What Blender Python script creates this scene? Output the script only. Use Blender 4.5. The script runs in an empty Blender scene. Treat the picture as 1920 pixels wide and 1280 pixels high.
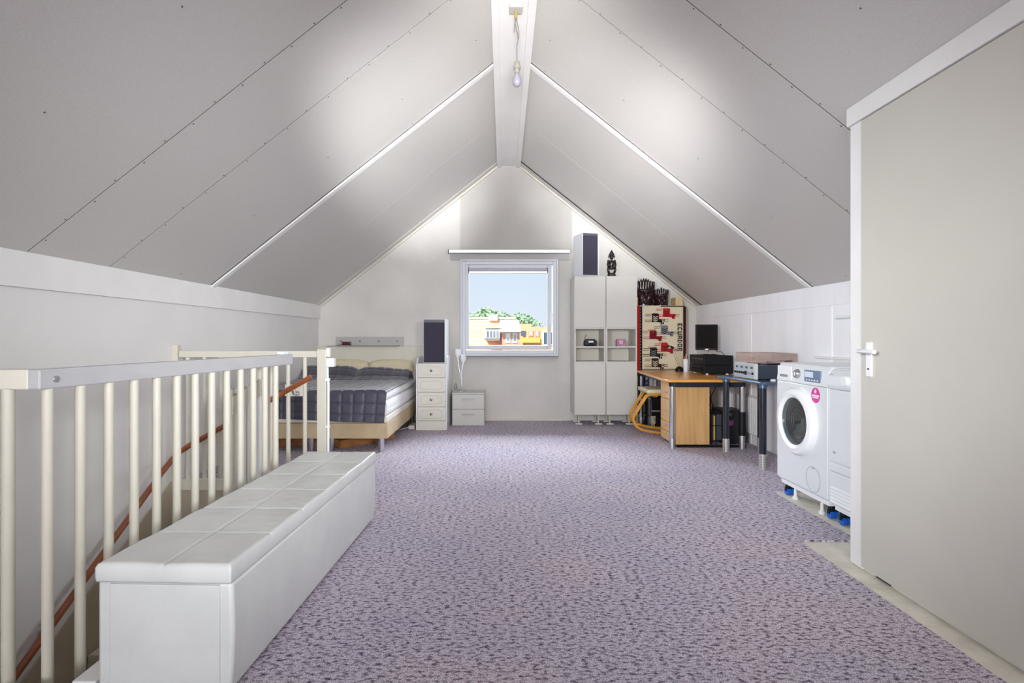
import bpy, bmesh, math, random
from mathutils import Vector, Matrix, noise
random.seed(7)
S = bpy.context.scene
COL = S.collection
PI = math.pi

# ------------------------------------------------------------------ camera
cam_d = bpy.data.cameras.new('camera')
cam = bpy.data.objects.new('camera', cam_d); COL.objects.link(cam)
cam.location = (0, 0, 1.08); cam.rotation_euler = (PI/2, 0, 0)
cam_d.sensor_width = 36; cam_d.lens = 36*1027/1920
cam_d.shift_x = 16/1920; cam_d.shift_y = -6/1920
cam_d.clip_start = 0.02; cam_d.clip_end = 400
S.camera = cam

# ------------------------------------------------------------------ world, lights, exposure
S.view_settings.view_transform = 'Standard'
S.view_settings.look = 'None'
S.view_settings.exposure = 0.0
S.view_settings.gamma = 1.0
S.view_settings.use_curve_mapping = False
w = bpy.data.worlds.new('sky'); S.world = w; w.use_nodes = True
nt = w.node_tree; nt.nodes.clear()
tc = nt.nodes.new('ShaderNodeTexCoord'); sp = nt.nodes.new('ShaderNodeSeparateXYZ')
cr = nt.nodes.new('ShaderNodeValToRGB'); bg = nt.nodes.new('ShaderNodeBackground'); wo = nt.nodes.new('ShaderNodeOutputWorld')
nt.links.new(tc.outputs['Generated'], sp.inputs[0]); nt.links.new(sp.outputs['Z'], cr.inputs[0])
cr.color_ramp.elements[0].position = 0.0; cr.color_ramp.elements[0].color = (.80, .85, .93, 1)
cr.color_ramp.elements[1].position = 0.5; cr.color_ramp.elements[1].color = (.46, .66, .93, 1)
e = cr.color_ramp.elements.new(0.12); e.color = (.73, .84, .95, 1)
nt.links.new(cr.outputs[0], bg.inputs[0]); bg.inputs[1].default_value = 1.0
nt.links.new(bg.outputs[0], wo.inputs[0])

def lamp(name, kind, loc, power, color=(1, 1, 1), aim=None, **kw):
    d = bpy.data.lights.new(name, kind); d.energy = power; d.color = color
    for k, v in kw.items(): setattr(d, k, v)
    o = bpy.data.objects.new(name, d); COL.objects.link(o); o.location = loc
    if aim is not None:
        o.rotation_euler = (Vector(aim)-Vector(loc)).to_track_quat('-Z', 'Y').to_euler()
    return o
lamp('sun', 'SUN', (-20, -30, 40), 8, (1, .95, .88), aim=(0, 0, 6), angle=math.radians(1))
lamp('back_fill', 'AREA', (-.2, -5.6, 1.45), 200, (.95, .98, 1), aim=(-.1, 5, 1.3), shape='RECTANGLE', size=3.8, size_y=2.0)  # added fill lamp behind the view; the back wall has no window
lamp('window_fill_panel', 'AREA', (.1, 12, 4.4), 3000, (.90, .95, 1), aim=(.1, 7.2, 1.5), shape='RECTANGLE', size=8.0, size_y=2.0)  # added panel outside above the view line, strengthens light through the window
lamp('fill_to_right', 'AREA', (-1.3, -.9, 1.5), 17.5, (.92, .97, 1), aim=(2.5, 5.0, 1.0), shape='RECTANGLE', size=.6, size_y=.6, spread=math.radians(42))  # added fill lamp behind the view, brightens the right wall
lamp('fill_to_left', 'AREA', (1.3, -.9, 1.5), 15.5, (.94, .97, 1), aim=(-2.4, 5.0, 1.1), shape='RECTANGLE', size=.6, size_y=.6, spread=math.radians(42))  # added lamp out of view, lifts the left wall
lamp('ceiling_glow_left', 'SPOT', (0, -.35, 1.3), 1700, (.97, .98, 1), aim=(-.80, 4.9, 2.79), spot_size=math.radians(21), spot_blend=1, shadow_soft_size=.12)  # added spot imitating the window's reflection on the left slope
lamp('ceiling_glow_right', 'SPOT', (0.05, -.35, 1.3), 1650, (.97, .98, 1), aim=(.93, 5.1, 2.78), spot_size=math.radians(21), spot_blend=1, shadow_soft_size=.12)  # added spot standing in for window sheen on the right slope
lamp('ceiling_glow_left_far', 'SPOT', (0, -.35, 1.3), 1000, (.97, .98, 1), aim=(-.85, 5.5, 2.76), spot_size=math.radians(17), spot_blend=1, shadow_soft_size=.12)  # extra spot, imitates reflected window light beyond the left batten
lamp('ceiling_glow_right_far', 'SPOT', (0.05, -.35, 1.3), 1300, (.97, .98, 1), aim=(1.28, 5.3, 2.48), spot_size=math.radians(21), spot_blend=1, shadow_soft_size=.12)  # extra spot for the second imitated reflection on the right slope
lamp('ridge_fill', 'SPOT', (0.05, -.35, 1.2), 1700, (1, .99, .97), aim=(0.07, 4.2, 3.34), spot_size=math.radians(22), spot_blend=1, shadow_soft_size=.3)  # added spot out of view, brightens the ridge boards
lamp('far_fill', 'SPOT', (0.0, -1.0, 1.5), 380, (.98, .99, 1), aim=(0.1, 7.0, .95), spot_size=math.radians(34), spot_blend=1, shadow_soft_size=.45)  # added soft spot behind the view, lifts the far wall
S.cycles.diffuse_bounces = 8

# ------------------------------------------------------------------ materials
def lin(h):
    c = [int(h[i:i+2], 16)/255 for i in (0, 2, 4)]
    return tuple(x/12.92 if x <= .04045 else ((x+.055)/1.055)**2.4 for x in c)+(1,)
MATS = {}
def mat(name, hexc, rough=.6, metal=0, var=.0, vscale=6, bump=0, bscale=60, coat=0, coat_r=.1, spec=.5, emit=0, hex2=None, stretch=None, sheen=0, trans=0, ior=1.5):
    if name in MATS: return MATS[name]
    m = bpy.data.materials.new(name); m.use_nodes = True; n = m.node_tree; L = n.links
    b = n.nodes['Principled BSDF']; c = lin(hexc)
    b.inputs['Base Color'].default_value = c; b.inputs['Roughness'].default_value = rough
    b.inputs['Metallic'].default_value = metal; b.inputs['Specular IOR Level'].default_value = spec
    b.inputs['Coat Weight'].default_value = coat; b.inputs['Coat Roughness'].default_value = coat_r
    b.inputs['Sheen Weight'].default_value = sheen; b.inputs['Transmission Weight'].default_value = trans; b.inputs['IOR'].default_value = ior
    t = n.nodes.new('ShaderNodeTexCoord'); mp = n.nodes.new('ShaderNodeMapping'); L.new(t.outputs['Object'], mp.inputs[0])
    if stretch: mp.inputs['Scale'].default_value = stretch
    if var or hex2:
        ns = n.nodes.new('ShaderNodeTexNoise'); ns.inputs['Scale'].default_value = vscale; ns.inputs['Detail'].default_value = 5
        L.new(mp.outputs[0], ns.inputs[0])
        r = n.nodes.new('ShaderNodeValToRGB'); L.new(ns.outputs[0], r.inputs[0])
        r.color_ramp.elements[0].position = .32; r.color_ramp.elements[1].position = .68
        if hex2: a, d = lin(hex2), c
        else:
            a = tuple(x*(1-var) for x in c[:3])+(1,); d = tuple(min(1, x*(1+var*.5)) for x in c[:3])+(1,)
        r.color_ramp.elements[0].color = a; r.color_ramp.elements[1].color = d
        L.new(r.outputs[0], b.inputs['Base Color'])
    if bump:
        nb = n.nodes.new('ShaderNodeTexNoise'); nb.inputs['Scale'].default_value = bscale; nb.inputs['Detail'].default_value = 4
        L.new(mp.outputs[0], nb.inputs[0])
        bp = n.nodes.new('ShaderNodeBump'); bp.inputs['Strength'].default_value = bump; bp.inputs['Distance'].default_value = .005
        L.new(nb.outputs[0], bp.inputs['Height']); L.new(bp.outputs[0], b.inputs['Normal'])
    if emit: b.inputs['Emission Color'].default_value = c; b.inputs['Emission Strength'].default_value = emit
    MATS[name] = m
    return m

def glass_mat(name, tint='ffffff', gloss=.08, rough=.03):
    m = bpy.data.materials.new(name); m.use_nodes = True; n = m.node_tree; n.nodes.clear()
    t = n.nodes.new('ShaderNodeBsdfTransparent'); t.inputs[0].default_value = lin(tint)
    g = n.nodes.new('ShaderNodeBsdfGlossy'); g.inputs['Roughness'].default_value = rough
    x = n.nodes.new('ShaderNodeMixShader'); x.inputs[0].default_value = gloss; o = n.nodes.new('ShaderNodeOutputMaterial')
    n.links.new(t.outputs[0], x.inputs[1]); n.links.new(g.outputs[0], x.inputs[2]); n.links.new(x.outputs[0], o.inputs[0])
    return m

def grey_patch():
    # unpainted greyer render above the window head
    n = M_wallfar.node_tree; L = n.links; b = n.nodes['Principled BSDF']
    t = n.nodes.new('ShaderNodeTexCoord'); sp_ = n.nodes.new('ShaderNodeSeparateXYZ'); L.new(t.outputs['Object'], sp_.inputs[0])
    def step(src, v, inv=False):
        m = n.nodes.new('ShaderNodeMapRange'); L.new(src, m.inputs[0]); m.inputs[1].default_value = v-.012; m.inputs[2].default_value = v+.012
        if inv: m.inputs[3].default_value = 1; m.inputs[4].default_value = 0
        return m.outputs[0]
    def mul(a, c):
        m = n.nodes.new('ShaderNodeMath'); m.operation = 'MULTIPLY'; L.new(a, m.inputs[0]); L.new(c, m.inputs[1]); return m.outputs[0]
    f = mul(mul(step(sp_.outputs['X'], -.57), step(sp_.outputs['X'], .90, True)), step(sp_.outputs['Z'], 2.2))
    x = n.nodes.new('ShaderNodeMix'); x.data_type = 'RGBA'; x.blend_type = 'MULTIPLY'; L.new(f, x.inputs[0])
    L.new(b.inputs['Base Color'].links[0].from_socket, x.inputs[6]); x.inputs[7].default_value = (.80, .795, .79, 1)
    L.new(x.outputs[2], b.inputs['Base Color'])
M_wall = mat('wall_plaster', 'e1dfde', .85, var=.05, vscale=1.6, bump=.12, bscale=90)
M_wallfar = mat('wall_plaster_far', 'dedbd6', .85, var=.10, vscale=1.3, bump=.35, bscale=70, hex2='cbc8c3')
grey_patch()
M_wallR = mat('wall_board_white', 'f4f3f7', .6, var=.05, vscale=2.2, stretch=(1, 3, .5))
M_ceil = mat('ceiling_board', 'cbc8c4', .5, var=.07, vscale=150, bump=.08, bscale=300, coat=.55, coat_r=.38)
M_trim = mat('white_paint', 'e8e6e5', .5, var=.04, vscale=4)
M_trimc = mat('cream_paint', 'd8d3c6', .5, var=.05, vscale=4)
M_beige = mat('stairwell_beige', 'b9ae9c', .8, var=.05, vscale=5)
M_rail = mat('balustrade_cream', 'cbc6b8', .45, var=.04, vscale=7)
M_raillight = mat('balustrade_top_paint', 'b9b9bb', .35, var=.06, vscale=12, stretch=(2, .4, 2))
M_wood = mat('mahogany_rail', '8f4a24', .35, var=.3, vscale=14, stretch=(1, .2, 1), coat=.4)
M_leather = mat('white_leather', 'd4d7d5', .42, var=.05, vscale=8, bump=.22, bscale=28, coat=.35, coat_r=.22)
M_conc = mat('screed_floor', 'e2ddd0', .9, var=.12, vscale=9, bump=.3, bscale=60, hex2='cdc8bb')
M_white = mat('white_laminate', 'c9c7c1', .45, var=.02, vscale=3)
M_whiteg = mat('white_enamel', 'dfe2e5', .3, coat=.3, coat_r=.1)
M_plast = mat('white_plastic', 'eceef0', .35)
M_winp = mat('window_paint', 'd3d6dc', .4)
M_gap = mat('joint_shadow_board', '5f5a57', .9)  # dark colour stands in for the shade between ceiling boards
M_door = mat('door_paint', 'c9c5bc', .55, var=.06, vscale=1.3, bump=.06, bscale=120)
M_chrome = mat('chrome', 'd8d8dc', .18, metal=1)
M_alu = mat('brushed_aluminium', 'c4c4c6', .38, metal=1)
M_black = mat('black_plastic', '121215', .5, spec=.25)
M_dark = mat('dark_fabric_grille', '3c3848', .9, var=.25, vscale=300)
M_beech = mat('beech_top', 'e09a42', .35, var=.14, vscale=8, stretch=(1, .25, 1), coat=.4, coat_r=.15)
M_beechv = mat('beech_side', 'cfa46c', .5, hex2='b98c55', vscale=7, stretch=(4, 4, .35))
M_bent = mat('bentwood_honey', 'd8962c', .35, var=.15, vscale=10, coat=.4)
M_cream = mat('cream_fabric', 'd8ccae', .9, var=.06, vscale=10, bump=.2, bscale=120)
M_box = mat('bed_box_fabric', 'bfab8a', .9, var=.10, vscale=9, bump=.2, bscale=150)
M_matt = mat('mattress_white', 'e9e9ea', .8, var=.05, vscale=20, bump=.3, bscale=40)
M_quilt = mat('slate_quilt', '3d3b4a', .5, var=.15, vscale=9, bump=.25, bscale=35, sheen=.4)
M_steelblue = mat('blue_table_metal', '5b7390', .25, metal=.6)
M_navy = mat('navy_tube', '161b28', .22, coat=.6)
M_recv = mat('dark_blue_metal', '3a414e', .4, metal=.3)
M_fascia = mat('silver_fascia', 'c6d2da', .35, metal=.4)
M_red = mat('woven_red', 'b3201f', .95, var=.2, vscale=200)
M_dkred = mat('woven_dark_red', '5e1216', .95)
M_wblack = mat('woven_black', '161214', .95)
M_wgrey = mat('woven_grey', '77777b', .95)
M_wcream = mat('woven_cream', 'ddd0b4', .95, var=.08, vscale=120, bump=.3, bscale=300)
M_ebony = mat('ebony', '1f1719', .3, coat=.5)
M_maskw = mat('dark_rosewood', '2c1018', .35, var=.4, vscale=18, coat=.3)
M_pinkst = mat('magenta_print', 'd23c96', .5)
M_blue = mat('blue_rubber', '1f62c4', .35)
M_ltwood = mat('light_pine', 'd6bd8c', .6, var=.1, vscale=14)
M_tile = mat('roof_tile', 'e8b894', .8, var=.2, vscale=3)
M_brick = mat('outside_brick', 'd99c8a', .9, var=.15, vscale=6)
M_orange = mat('outside_orange', 'e4b188', .9, var=.1, vscale=1)
M_yellow = mat('outside_yellow', 'dfb35c', .9)
M_leaf = mat('tree_leaf', 'a8c298', .8, hex2='8cae8a', vscale=.6)
M_bark = mat('tree_bark', '6a5645', .9)
M_owhite = mat('outside_white', 'f0efe9', .7)
M_oglass = mat('outside_glass', '46586a', .15, coat=.5)
M_ogrey = mat('outside_zinc', '5a6068', .6)
M_ground = mat('outside_ground', '8c9478', .95, var=.2, vscale=.3)
G_pane = glass_mat('window_glass', 'fbfdff', .004, .3)
G_cover = glass_mat('acrylic_cover', 'faf5f3', .04)
G_drum = glass_mat('porthole_glass', 'c9d2d2', .16)

def carpet_mat():
    m = bpy.data.materials.new('mauve_loop_carpet'); m.use_nodes = True; n = m.node_tree; L = n.links; b = n.nodes['Principled BSDF']
    N = n.nodes.new
    t = N('ShaderNodeTexCoord')
    def noi(scale, sx, sy, det=3, rough=.6):
        mp = N('ShaderNodeMapping'); mp.inputs['Scale'].default_value = (sx, sy, 1); L.new(t.outputs['Object'], mp.inputs[0])
        x = N('ShaderNodeTexNoise'); x.inputs['Scale'].default_value = scale; x.inputs['Detail'].default_value = det; x.inputs['Roughness'].default_value = rough
        L.new(mp.outputs[0], x.inputs[0]); return x.outputs[0]
    dash = noi(1, 42, 78, 1.5); fine = noi(1, 200, 260, 2); big = noi(1, 1.1, 1.1, 2)
    def ramp(src, p0, p1, c0, c1):
        r = N('ShaderNodeValToRGB'); L.new(src, r.inputs[0]); e = r.color_ramp.elements
        e[0].position = p0; e[1].position = p1; e[0].color = c0; e[1].color = c1; return r.outputs[0]
    g = lambda v: (v, v, v, 1)
    c1 = ramp(dash, .31, .54, lin('5f5466'), lin('cfc5d2'))
    c2 = ramp(fine, .36, .60, g(.42), g(1.45))
    c3 = ramp(big, .35, .65, lin('eef0f4'), lin('fdfbf8'))
    def mul(a, c):
        x = N('ShaderNodeMix'); x.data_type = 'RGBA'; x.blend_type = 'MULTIPLY'; x.inputs[0].default_value = 1
        L.new(a, x.inputs[6]); L.new(c, x.inputs[7]); return x.outputs[2]
    L.new(mul(mul(c1, c2), c3), b.inputs['Base Color'])
    ad = N('ShaderNodeMath'); ad.operation = 'MULTIPLY_ADD'; L.new(fine, ad.inputs[0]); ad.inputs[1].default_value = .5; L.new(dash, ad.inputs[2])
    bp = N('ShaderNodeBump'); bp.inputs['Strength'].default_value = .7; bp.inputs['Distance'].default_value = .006
    L.new(ad.outputs[0], bp.inputs['Height']); L.new(bp.outputs[0], b.inputs['Normal'])
    b.inputs['Roughness'].default_value = .95; b.inputs['Specular IOR Level'].default_value = .1
    return m
M_carpet = carpet_mat()

# ------------------------------------------------------------------ mesh helpers
class MB:
    def __init__(s, off=(0, 0, 0)):
        s.bm = bmesh.new(); s.off = Vector(off)
    def _add(s, vs, fs, mtx=None):
        out = []
        for v in vs:
            v = Vector(v)
            if mtx is not None: v = mtx @ v
            out.append(s.bm.verts.new(v - s.off))
        for f in fs:
            try: s.bm.faces.new([out[i] for i in f])
            except ValueError: pass
        return s
    def box(s, x0, x1, y0, y1, z0, z1, mtx=None):
        v = [(x0,y0,z0),(x1,y0,z0),(x1,y1,z0),(x0,y1,z0),(x0,y0,z1),(x1,y0,z1),(x1,y1,z1),(x0,y1,z1)]
        return s._add(v, [(0,3,2,1),(4,5,6,7),(0,1,5,4),(1,2,6,5),(2,3,7,6),(3,0,4,7)], mtx)
    def prism(s, poly, axis, a, b, mtx=None):
        n = len(poly); v = []
        for t in (a, b):
            for p, q in poly:
                v.append({'x': (t, p, q), 'y': (p, t, q), 'z': (p, q, t)}[axis])
        f = [tuple(range(n)), tuple(range(2*n-1, n-1, -1))]
        f += [(i, (i+1) % n, n+(i+1) % n, n+i) for i in range(n)]
        return s._add(v, f, mtx)
    def lathe(s, prof, c=(0, 0, 0), axis='z', seg=24, mtx=None):
        v = []; f = []; c = Vector(c)
        for (r, h) in prof:
            for k in range(seg):
                a = 2*PI*k/seg; p, q = max(r, 1e-5)*math.cos(a), max(r, 1e-5)*math.sin(a)
                v.append(c + Vector({'z': (p, q, h), 'x': (h, p, q), 'y': (p, h, q)}[axis]))
        n = len(prof)
        for i in range(n-1):
            for k in range(seg):
                k2 = (k+1) % seg
                f.append((i*seg+k, i*seg+k2, (i+1)*seg+k2, (i+1)*seg+k))
        f.append(tuple(range(seg-1, -1, -1))); f.append(tuple((n-1)*seg+k for k in range(seg)))
        return s._add(v, f, mtx)
    def cyl(s, c, r, h, axis='z', seg=20, mtx=None):
        return s.lathe([(r, 0), (r, h)], c, axis, seg, mtx)
    def ball(s, c, rx, ry=None, rz=None, seg=14, ring=9, mtx=None):
        ry = rx if ry is None else ry; rz = rx if rz is None else rz; v = []; f = []
        for i in range(ring+1):
            a = PI*i/ring
            for k in range(seg):
                p = 2*PI*k/seg; q = max(math.sin(a), 1e-4)
                v.append((c[0]+rx*q*math.cos(p), c[1]+ry*q*math.sin(p), c[2]-rz*math.cos(a)))
        for i in range(ring):
            for k in range(seg):
                k2 = (k+1) % seg; f.append((i*seg+k, i*seg+k2, (i+1)*seg+k2, (i+1)*seg+k))
        f.append(tuple(range(seg-1, -1, -1))); f.append(tuple(ring*seg+k for k in range(seg)))
        return s._add(v, f, mtx)
    def tube(s, pts, r, seg=8, closed=False, flat=None):
        # sweep; flat=(w,h,axisvector): rectangular section
        pts = [Vector(p) for p in pts]; n = len(pts); v = []; f = []
        rs = r if isinstance(r, (list, tuple)) else [r]*n
        up0 = Vector(flat[2]) if flat else None; prev = None
        for i, p in enumerate(pts):
            a = pts[(i-1) % n] if (closed or i) else p; b = pts[(i+1) % n] if (closed or i < n-1) else p
            t = (b-a).normalized()
            if flat: u = up0.normalized()
            else:
                u = prev if prev is not None else (Vector((0, 0, 1)) if abs(t.z) < .9 else Vector((1, 0, 0)))
                u = (u - t*u.dot(t)).normalized(); prev = u
            q = t.cross(u).normalized()
            if flat:
                for sx, sy in ((-1, -1), (1, -1), (1, 1), (-1, 1)): v.append(p+u*sx*flat[0]/2+q*sy*flat[1]/2)
            else:
                for k in range(seg): an = 2*PI*k/seg; v.append(p+(u*math.cos(an)+q*math.sin(an))*rs[i])
        sg = 4 if flat else seg
        for i in range(n if closed else n-1):
            j = (i+1) % n
            for k in range(sg):
                k2 = (k+1) % sg; f.append((i*sg+k, i*sg+k2, j*sg+k2, j*sg+k))
        if not closed:
            f.append(tuple(range(sg-1, -1, -1))); f.append(tuple((n-1)*sg+k for k in range(sg)))
        return s._add(v, f)
    def grid(s, fn, nu, nv, close=False):
        v = [fn(i/nu, j/nv) for j in range(nv+1) for i in range(nu+1)]
        f = [(j*(nu+1)+i, j*(nu+1)+i+1, (j+1)*(nu+1)+i+1, (j+1)*(nu+1)+i) for j in range(nv) for i in range(nu)]
        return s._add(v, f)
    def build(s, name, m, parent=None, bevel=0, smooth=False, solid=0, bseg=2, subsurf=0, loc=None):
        bmesh.ops.recalc_face_normals(s.bm, faces=s.bm.faces)
        me = bpy.data.meshes.new(name); s.bm.to_mesh(me); s.bm.free()
        if smooth:
            me.shade_smooth()
            if smooth != 'all': me.set_sharp_from_angle(angle=math.radians(38))
        me.materials.append(m)
        o = bpy.data.objects.new(name, me); COL.objects.link(o)
        if parent is not None: o.parent = parent
        elif s.off.length: o.location = s.off
        if solid:
            md = o.modifiers.new('thick', 'SOLIDIFY'); md.thickness = solid; md.offset = -1
        if bevel:
            md = o.modifiers.new('bevel', 'BEVEL'); md.width = bevel; md.segments = bseg; md.limit_method = 'ANGLE'
        if subsurf:
            md = o.modifiers.new('sub', 'SUBSURF'); md.levels = md.render_levels = subsurf
        return o
def tag(o, label=None, cat=None, group=None, kind=None):
    if label: o['label'] = label
    if cat: o['category'] = cat
    if group: o['group'] = group
    if kind: o['kind'] = kind
    return o
def thing(name, label, cat, loc=(0, 0, 0), rz=0, group=None):
    o = bpy.data.objects.new(name, None); COL.objects.link(o); o.empty_display_size = .05
    o.location = loc; o.rotation_euler = (0, 0, rz)
    return tag(o, label, cat, group)
def struct(mb, name, m, **k):
    o = mb.build(name, m, **k)
    if not k.get('parent'): o['kind'] = 'structure'
    return o
def copy_tree(o, parent=None):
    c = o.copy(); COL.objects.link(c)
    if parent is not None: c.parent = parent
    for ch in list(o.children): copy_tree(ch, c)
    return c

# ------------------------------------------------------------------ room shell
YF = 7.2; YB = -6.0
XL, XR = -2.43, 2.55
zL = lambda x: 3.345+.787*(x+.08)
zR = lambda x: 3.345-.7945*(x-.22)
SX0, SX1, SY0, SY1 = XL, -1.33, 1.70, 4.03      # stairwell opening
fl = MB()
for a in ((XL-.1, XR+.1, YB, SY0), (SX1, XR+.1, SY0, SY1), (XL-.1, XR+.1, SY1, YF+.1)):
    fl.box(a[0], a[1], a[2], a[3], -.30, -.008)
struct(fl, 'floor', M_conc)
cp = MB()
for a in ((XL, 1.58, YB, SY0), (SX1, 1.58, SY0, 2.93), (SX1, 1.90, 2.93, 3.87), (SX1, XR, 3.87, SY1), (XL, XR, SY1, YF)):
    cp.box(*a, -.008, 0.0)
tag(cp.build('carpet', M_carpet), 'mauve grey loop pile carpet with a notched cut edge by the washing machine', 'carpet')

# far wall with window opening
WX0, WX1, WZ0, WZ1 = -.561, .712, .849, 2.107
fw = MB()
top = lambda x: (zL(x) if x < .07 else zR(x))+.02
fw.prism([(XL-.1, 0-.3), (WX0, -.3), (WX0, top(WX0)), (XL-.1, top(XL-.1))], 'y', YF, YF+.2)
fw.prism([(WX1, -.3), (XR+.1, -.3), (XR+.1, top(XR+.1)), (WX1, top(WX1))], 'y', YF, YF+.2)
fw.prism([(WX0, -.3), (WX1, -.3), (WX1, WZ0), (WX0, WZ0)], 'y', YF, YF+.2)
fw.prism([(WX0, WZ1), (WX1, WZ1), (WX1, top(WX1)), (.22, 3.37), (-.08, 3.37), (WX0, top(WX0))], 'y', YF, YF+.2)
struct(fw, 'wall_far', M_wallfar)
struct(MB().box(XL-.12, XL, YB, YF+.1, -2.75, 1.56), 'wall_left', M_wall)
wr = MB().box(XR, XR+.12, YB, YF+.1, -.3, 1.56)
wright = struct(wr, 'wall_right', M_wallR)
for y0, y1 in ((2.7, 4.225), (4.235, 5.60), (5.61, 7.19)):
    MB().box(XR-.012, XR, y0, y1, .0, 1.34).build('wall_panel', M_wallR, wright, bevel=.002)
struct(MB().prism([(XL-.1, -.3), (XR+.1, -.3), (XR+.1, 1.5), (.22, 3.4), (-.08, 3.4), (XL-.1, 1.5)], 'y', YB-.12, YB), 'wall_back', M_wall)
struct(MB().box(XL, SX1, SY1-.012, SY1+.1, -2.75, -.03), 'wall_stairwell_far', M_beige)
struct(MB().box(SX1, SX1+.1, SY0, SY1+.1, -2.75, -.3), 'wall_stairwell_side', M_beige)
struct(MB().box(XL, SX1, SY0-.1, SY0, -2.75, -.3), 'wall_stairwell_near', M_beige)
struct(MB().box(XL-.1, SX1+.1, SY0-.1, SY1+.1, -2.85, -2.75), 'floor_lower_landing', M_beige)
struct(MB().box(XL, SX1, SY1-.03, SY1+.012, -.03, .05), 'trim_1', M_trimc, bevel=.003)
struct(MB().box(XL, XL+.012, 1.75, SY1, -2.7, -1.9).prism([(1.75, -1.2), (SY1, .055), (SY1, -2.7), (1.75, -2.7)], 'x', XL, XL+.010), 'trim_2', M_beige)

# ceiling: outer slab and separate boards
cl = MB()
cl.prism([(XL-.15, zL(XL-.15)+.03), (-.08, 3.375), (-.08, 3.6), (XL-.15, zL(XL-.15)+.25)], 'y', YB-.2, YF+.3)
cl.prism([(XR+.15, zR(XR+.15)+.03), (.22, 3.375), (.22, 3.6), (XR+.15, zR(XR+.15)+.25)], 'y', YB-.2, YF+.3)
cl.box(-.08, .22, YB-.2, YF+.3, 3.375, 3.6)
ceil = struct(cl, 'ceiling', M_gap)
cuts = [YB, -4.3, -3.1, -1.9, -.7, .5, 1.6, 2.765, 3.345, 4.50, 5.74, 6.98, YF]
for i in range(len(cuts)-1):
    g0, g1 = [.0012 if c in (5.74, 6.98) else .011 if c == 4.5 else .0037 for c in (cuts[i], cuts[i+1])]; y0, y1 = cuts[i]+(g0 if i else 0), cuts[i+1]-g1*(i < len(cuts)-2)
    dy = .0
    for side in (0, 1):
        if side == 0: poly = [(XL, zL(XL)), (-.08, 3.345), (-.08, 3.372), (XL, zL(XL)+.027)]
        else: poly = [(XR, zR(XR)), (.22, 3.345), (.22, 3.372), (XR, zR(XR)+.027)]
        MB().prism(poly, 'y', y0, y1).build('ceiling_board', M_ceil, ceil)
for yj, dy in ((2.765, .0035), (3.345, .0035), (4.504, .006)):  # dark strips take the place of shade in joints and beside the batten
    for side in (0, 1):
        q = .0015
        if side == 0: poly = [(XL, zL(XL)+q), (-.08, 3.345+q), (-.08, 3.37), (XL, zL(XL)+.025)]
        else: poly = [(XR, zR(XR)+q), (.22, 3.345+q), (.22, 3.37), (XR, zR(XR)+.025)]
        MB().prism(poly, 'y', yj-dy, yj+dy).build('joint_shade_strip', M_gap, ceil)
# screw heads beside the joints
sc = MB()
for yj in (2.765, 3.345, 2.18, 4.0, 4.47):
    k = 0; x = .12
    while x < 2.3:
        for sgn in (-1, 1):
            if yj in (2.18, 4.0) and k % 2: continue
            yy = yj+(.016 if k % 2 else -.016) if yj not in (2.18, 4.0) else yj+random.uniform(-.01, .01)
            if sgn < 0: X = -.08-x; Z = zL(X)
            else: X = .22+x; Z = zR(X)
            sc.box(X-.003, X+.003, yy-.003, yy+.003, Z-.003, Z+.004)
        k += 1; x += .125 if yj in (2.765, 3.345) else .27
sc.build('screw_heads', mat('screw_grey', '5b5656', .6), ceil)['kind'] = 'stuff'
# battens, ridge, eave boards, gable trims
def slope_strip(mb, y0, y1, t, side, x0=0, x1=None):
    if side == 0: mb.prism([(XL, zL(XL)-t), (-.08, 3.345-t), (-.08, 3.347), (XL, zL(XL)+.002)], 'y', y0, y1)
    else: mb.prism([(XR, zR(XR)-t), (.22, 3.345-t), (.22, 3.347), (XR, zR(XR)+.002)], 'y', y0, y1)
    return mb
struct(slope_strip(MB(), 4.512, 4.575, .014, 0), 'trim_3', M_trim, bevel=.003)
struct(slope_strip(MB(), 4.512, 4.575, .014, 1), 'trim_4', M_trim, bevel=.003)
struct(MB().box(-.083, -.028, YB, YF, 3.318, 3.36), 'trim_5', M_trim, bevel=.002)
struct(MB().box(.168, .223, YB, YF, 3.318, 3.36), 'trim_6', M_trim, bevel=.002)
rb = struct(MB().box(-.03, .17, YB, YF, 3.345, 3.376), 'trim_7', M_trim)
struct(MB().box(XL, -2.405, YB, YF, 1.335, 1.53), 'trim_8', M_trim, bevel=.002)
struct(MB().box(2.527, XR, 2.0, YF, 1.334, 1.50), 'trim_9', M_wallR, bevel=.002)
struct(slope_strip(MB(), 7.165, 7.2, .035, 0), 'trim_10', M_trimc)
struct(slope_strip(MB(), 7.165, 7.2, .035, 1), 'trim_11', M_trimc)
struct(slope_strip(slope_strip(MB(), 7.0, 7.165, .012, 1), 7.0, 7.01, .012, 1), 'trim_14', M_ceil)
struct(slope_strip(MB(), 7.03, 7.165, .008, 0), 'trim_15', M_ceil)
struct(MB().box(-.24, .86, 7.185, YF, 0, .022), 'baseboard_far', M_trimc)

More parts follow.
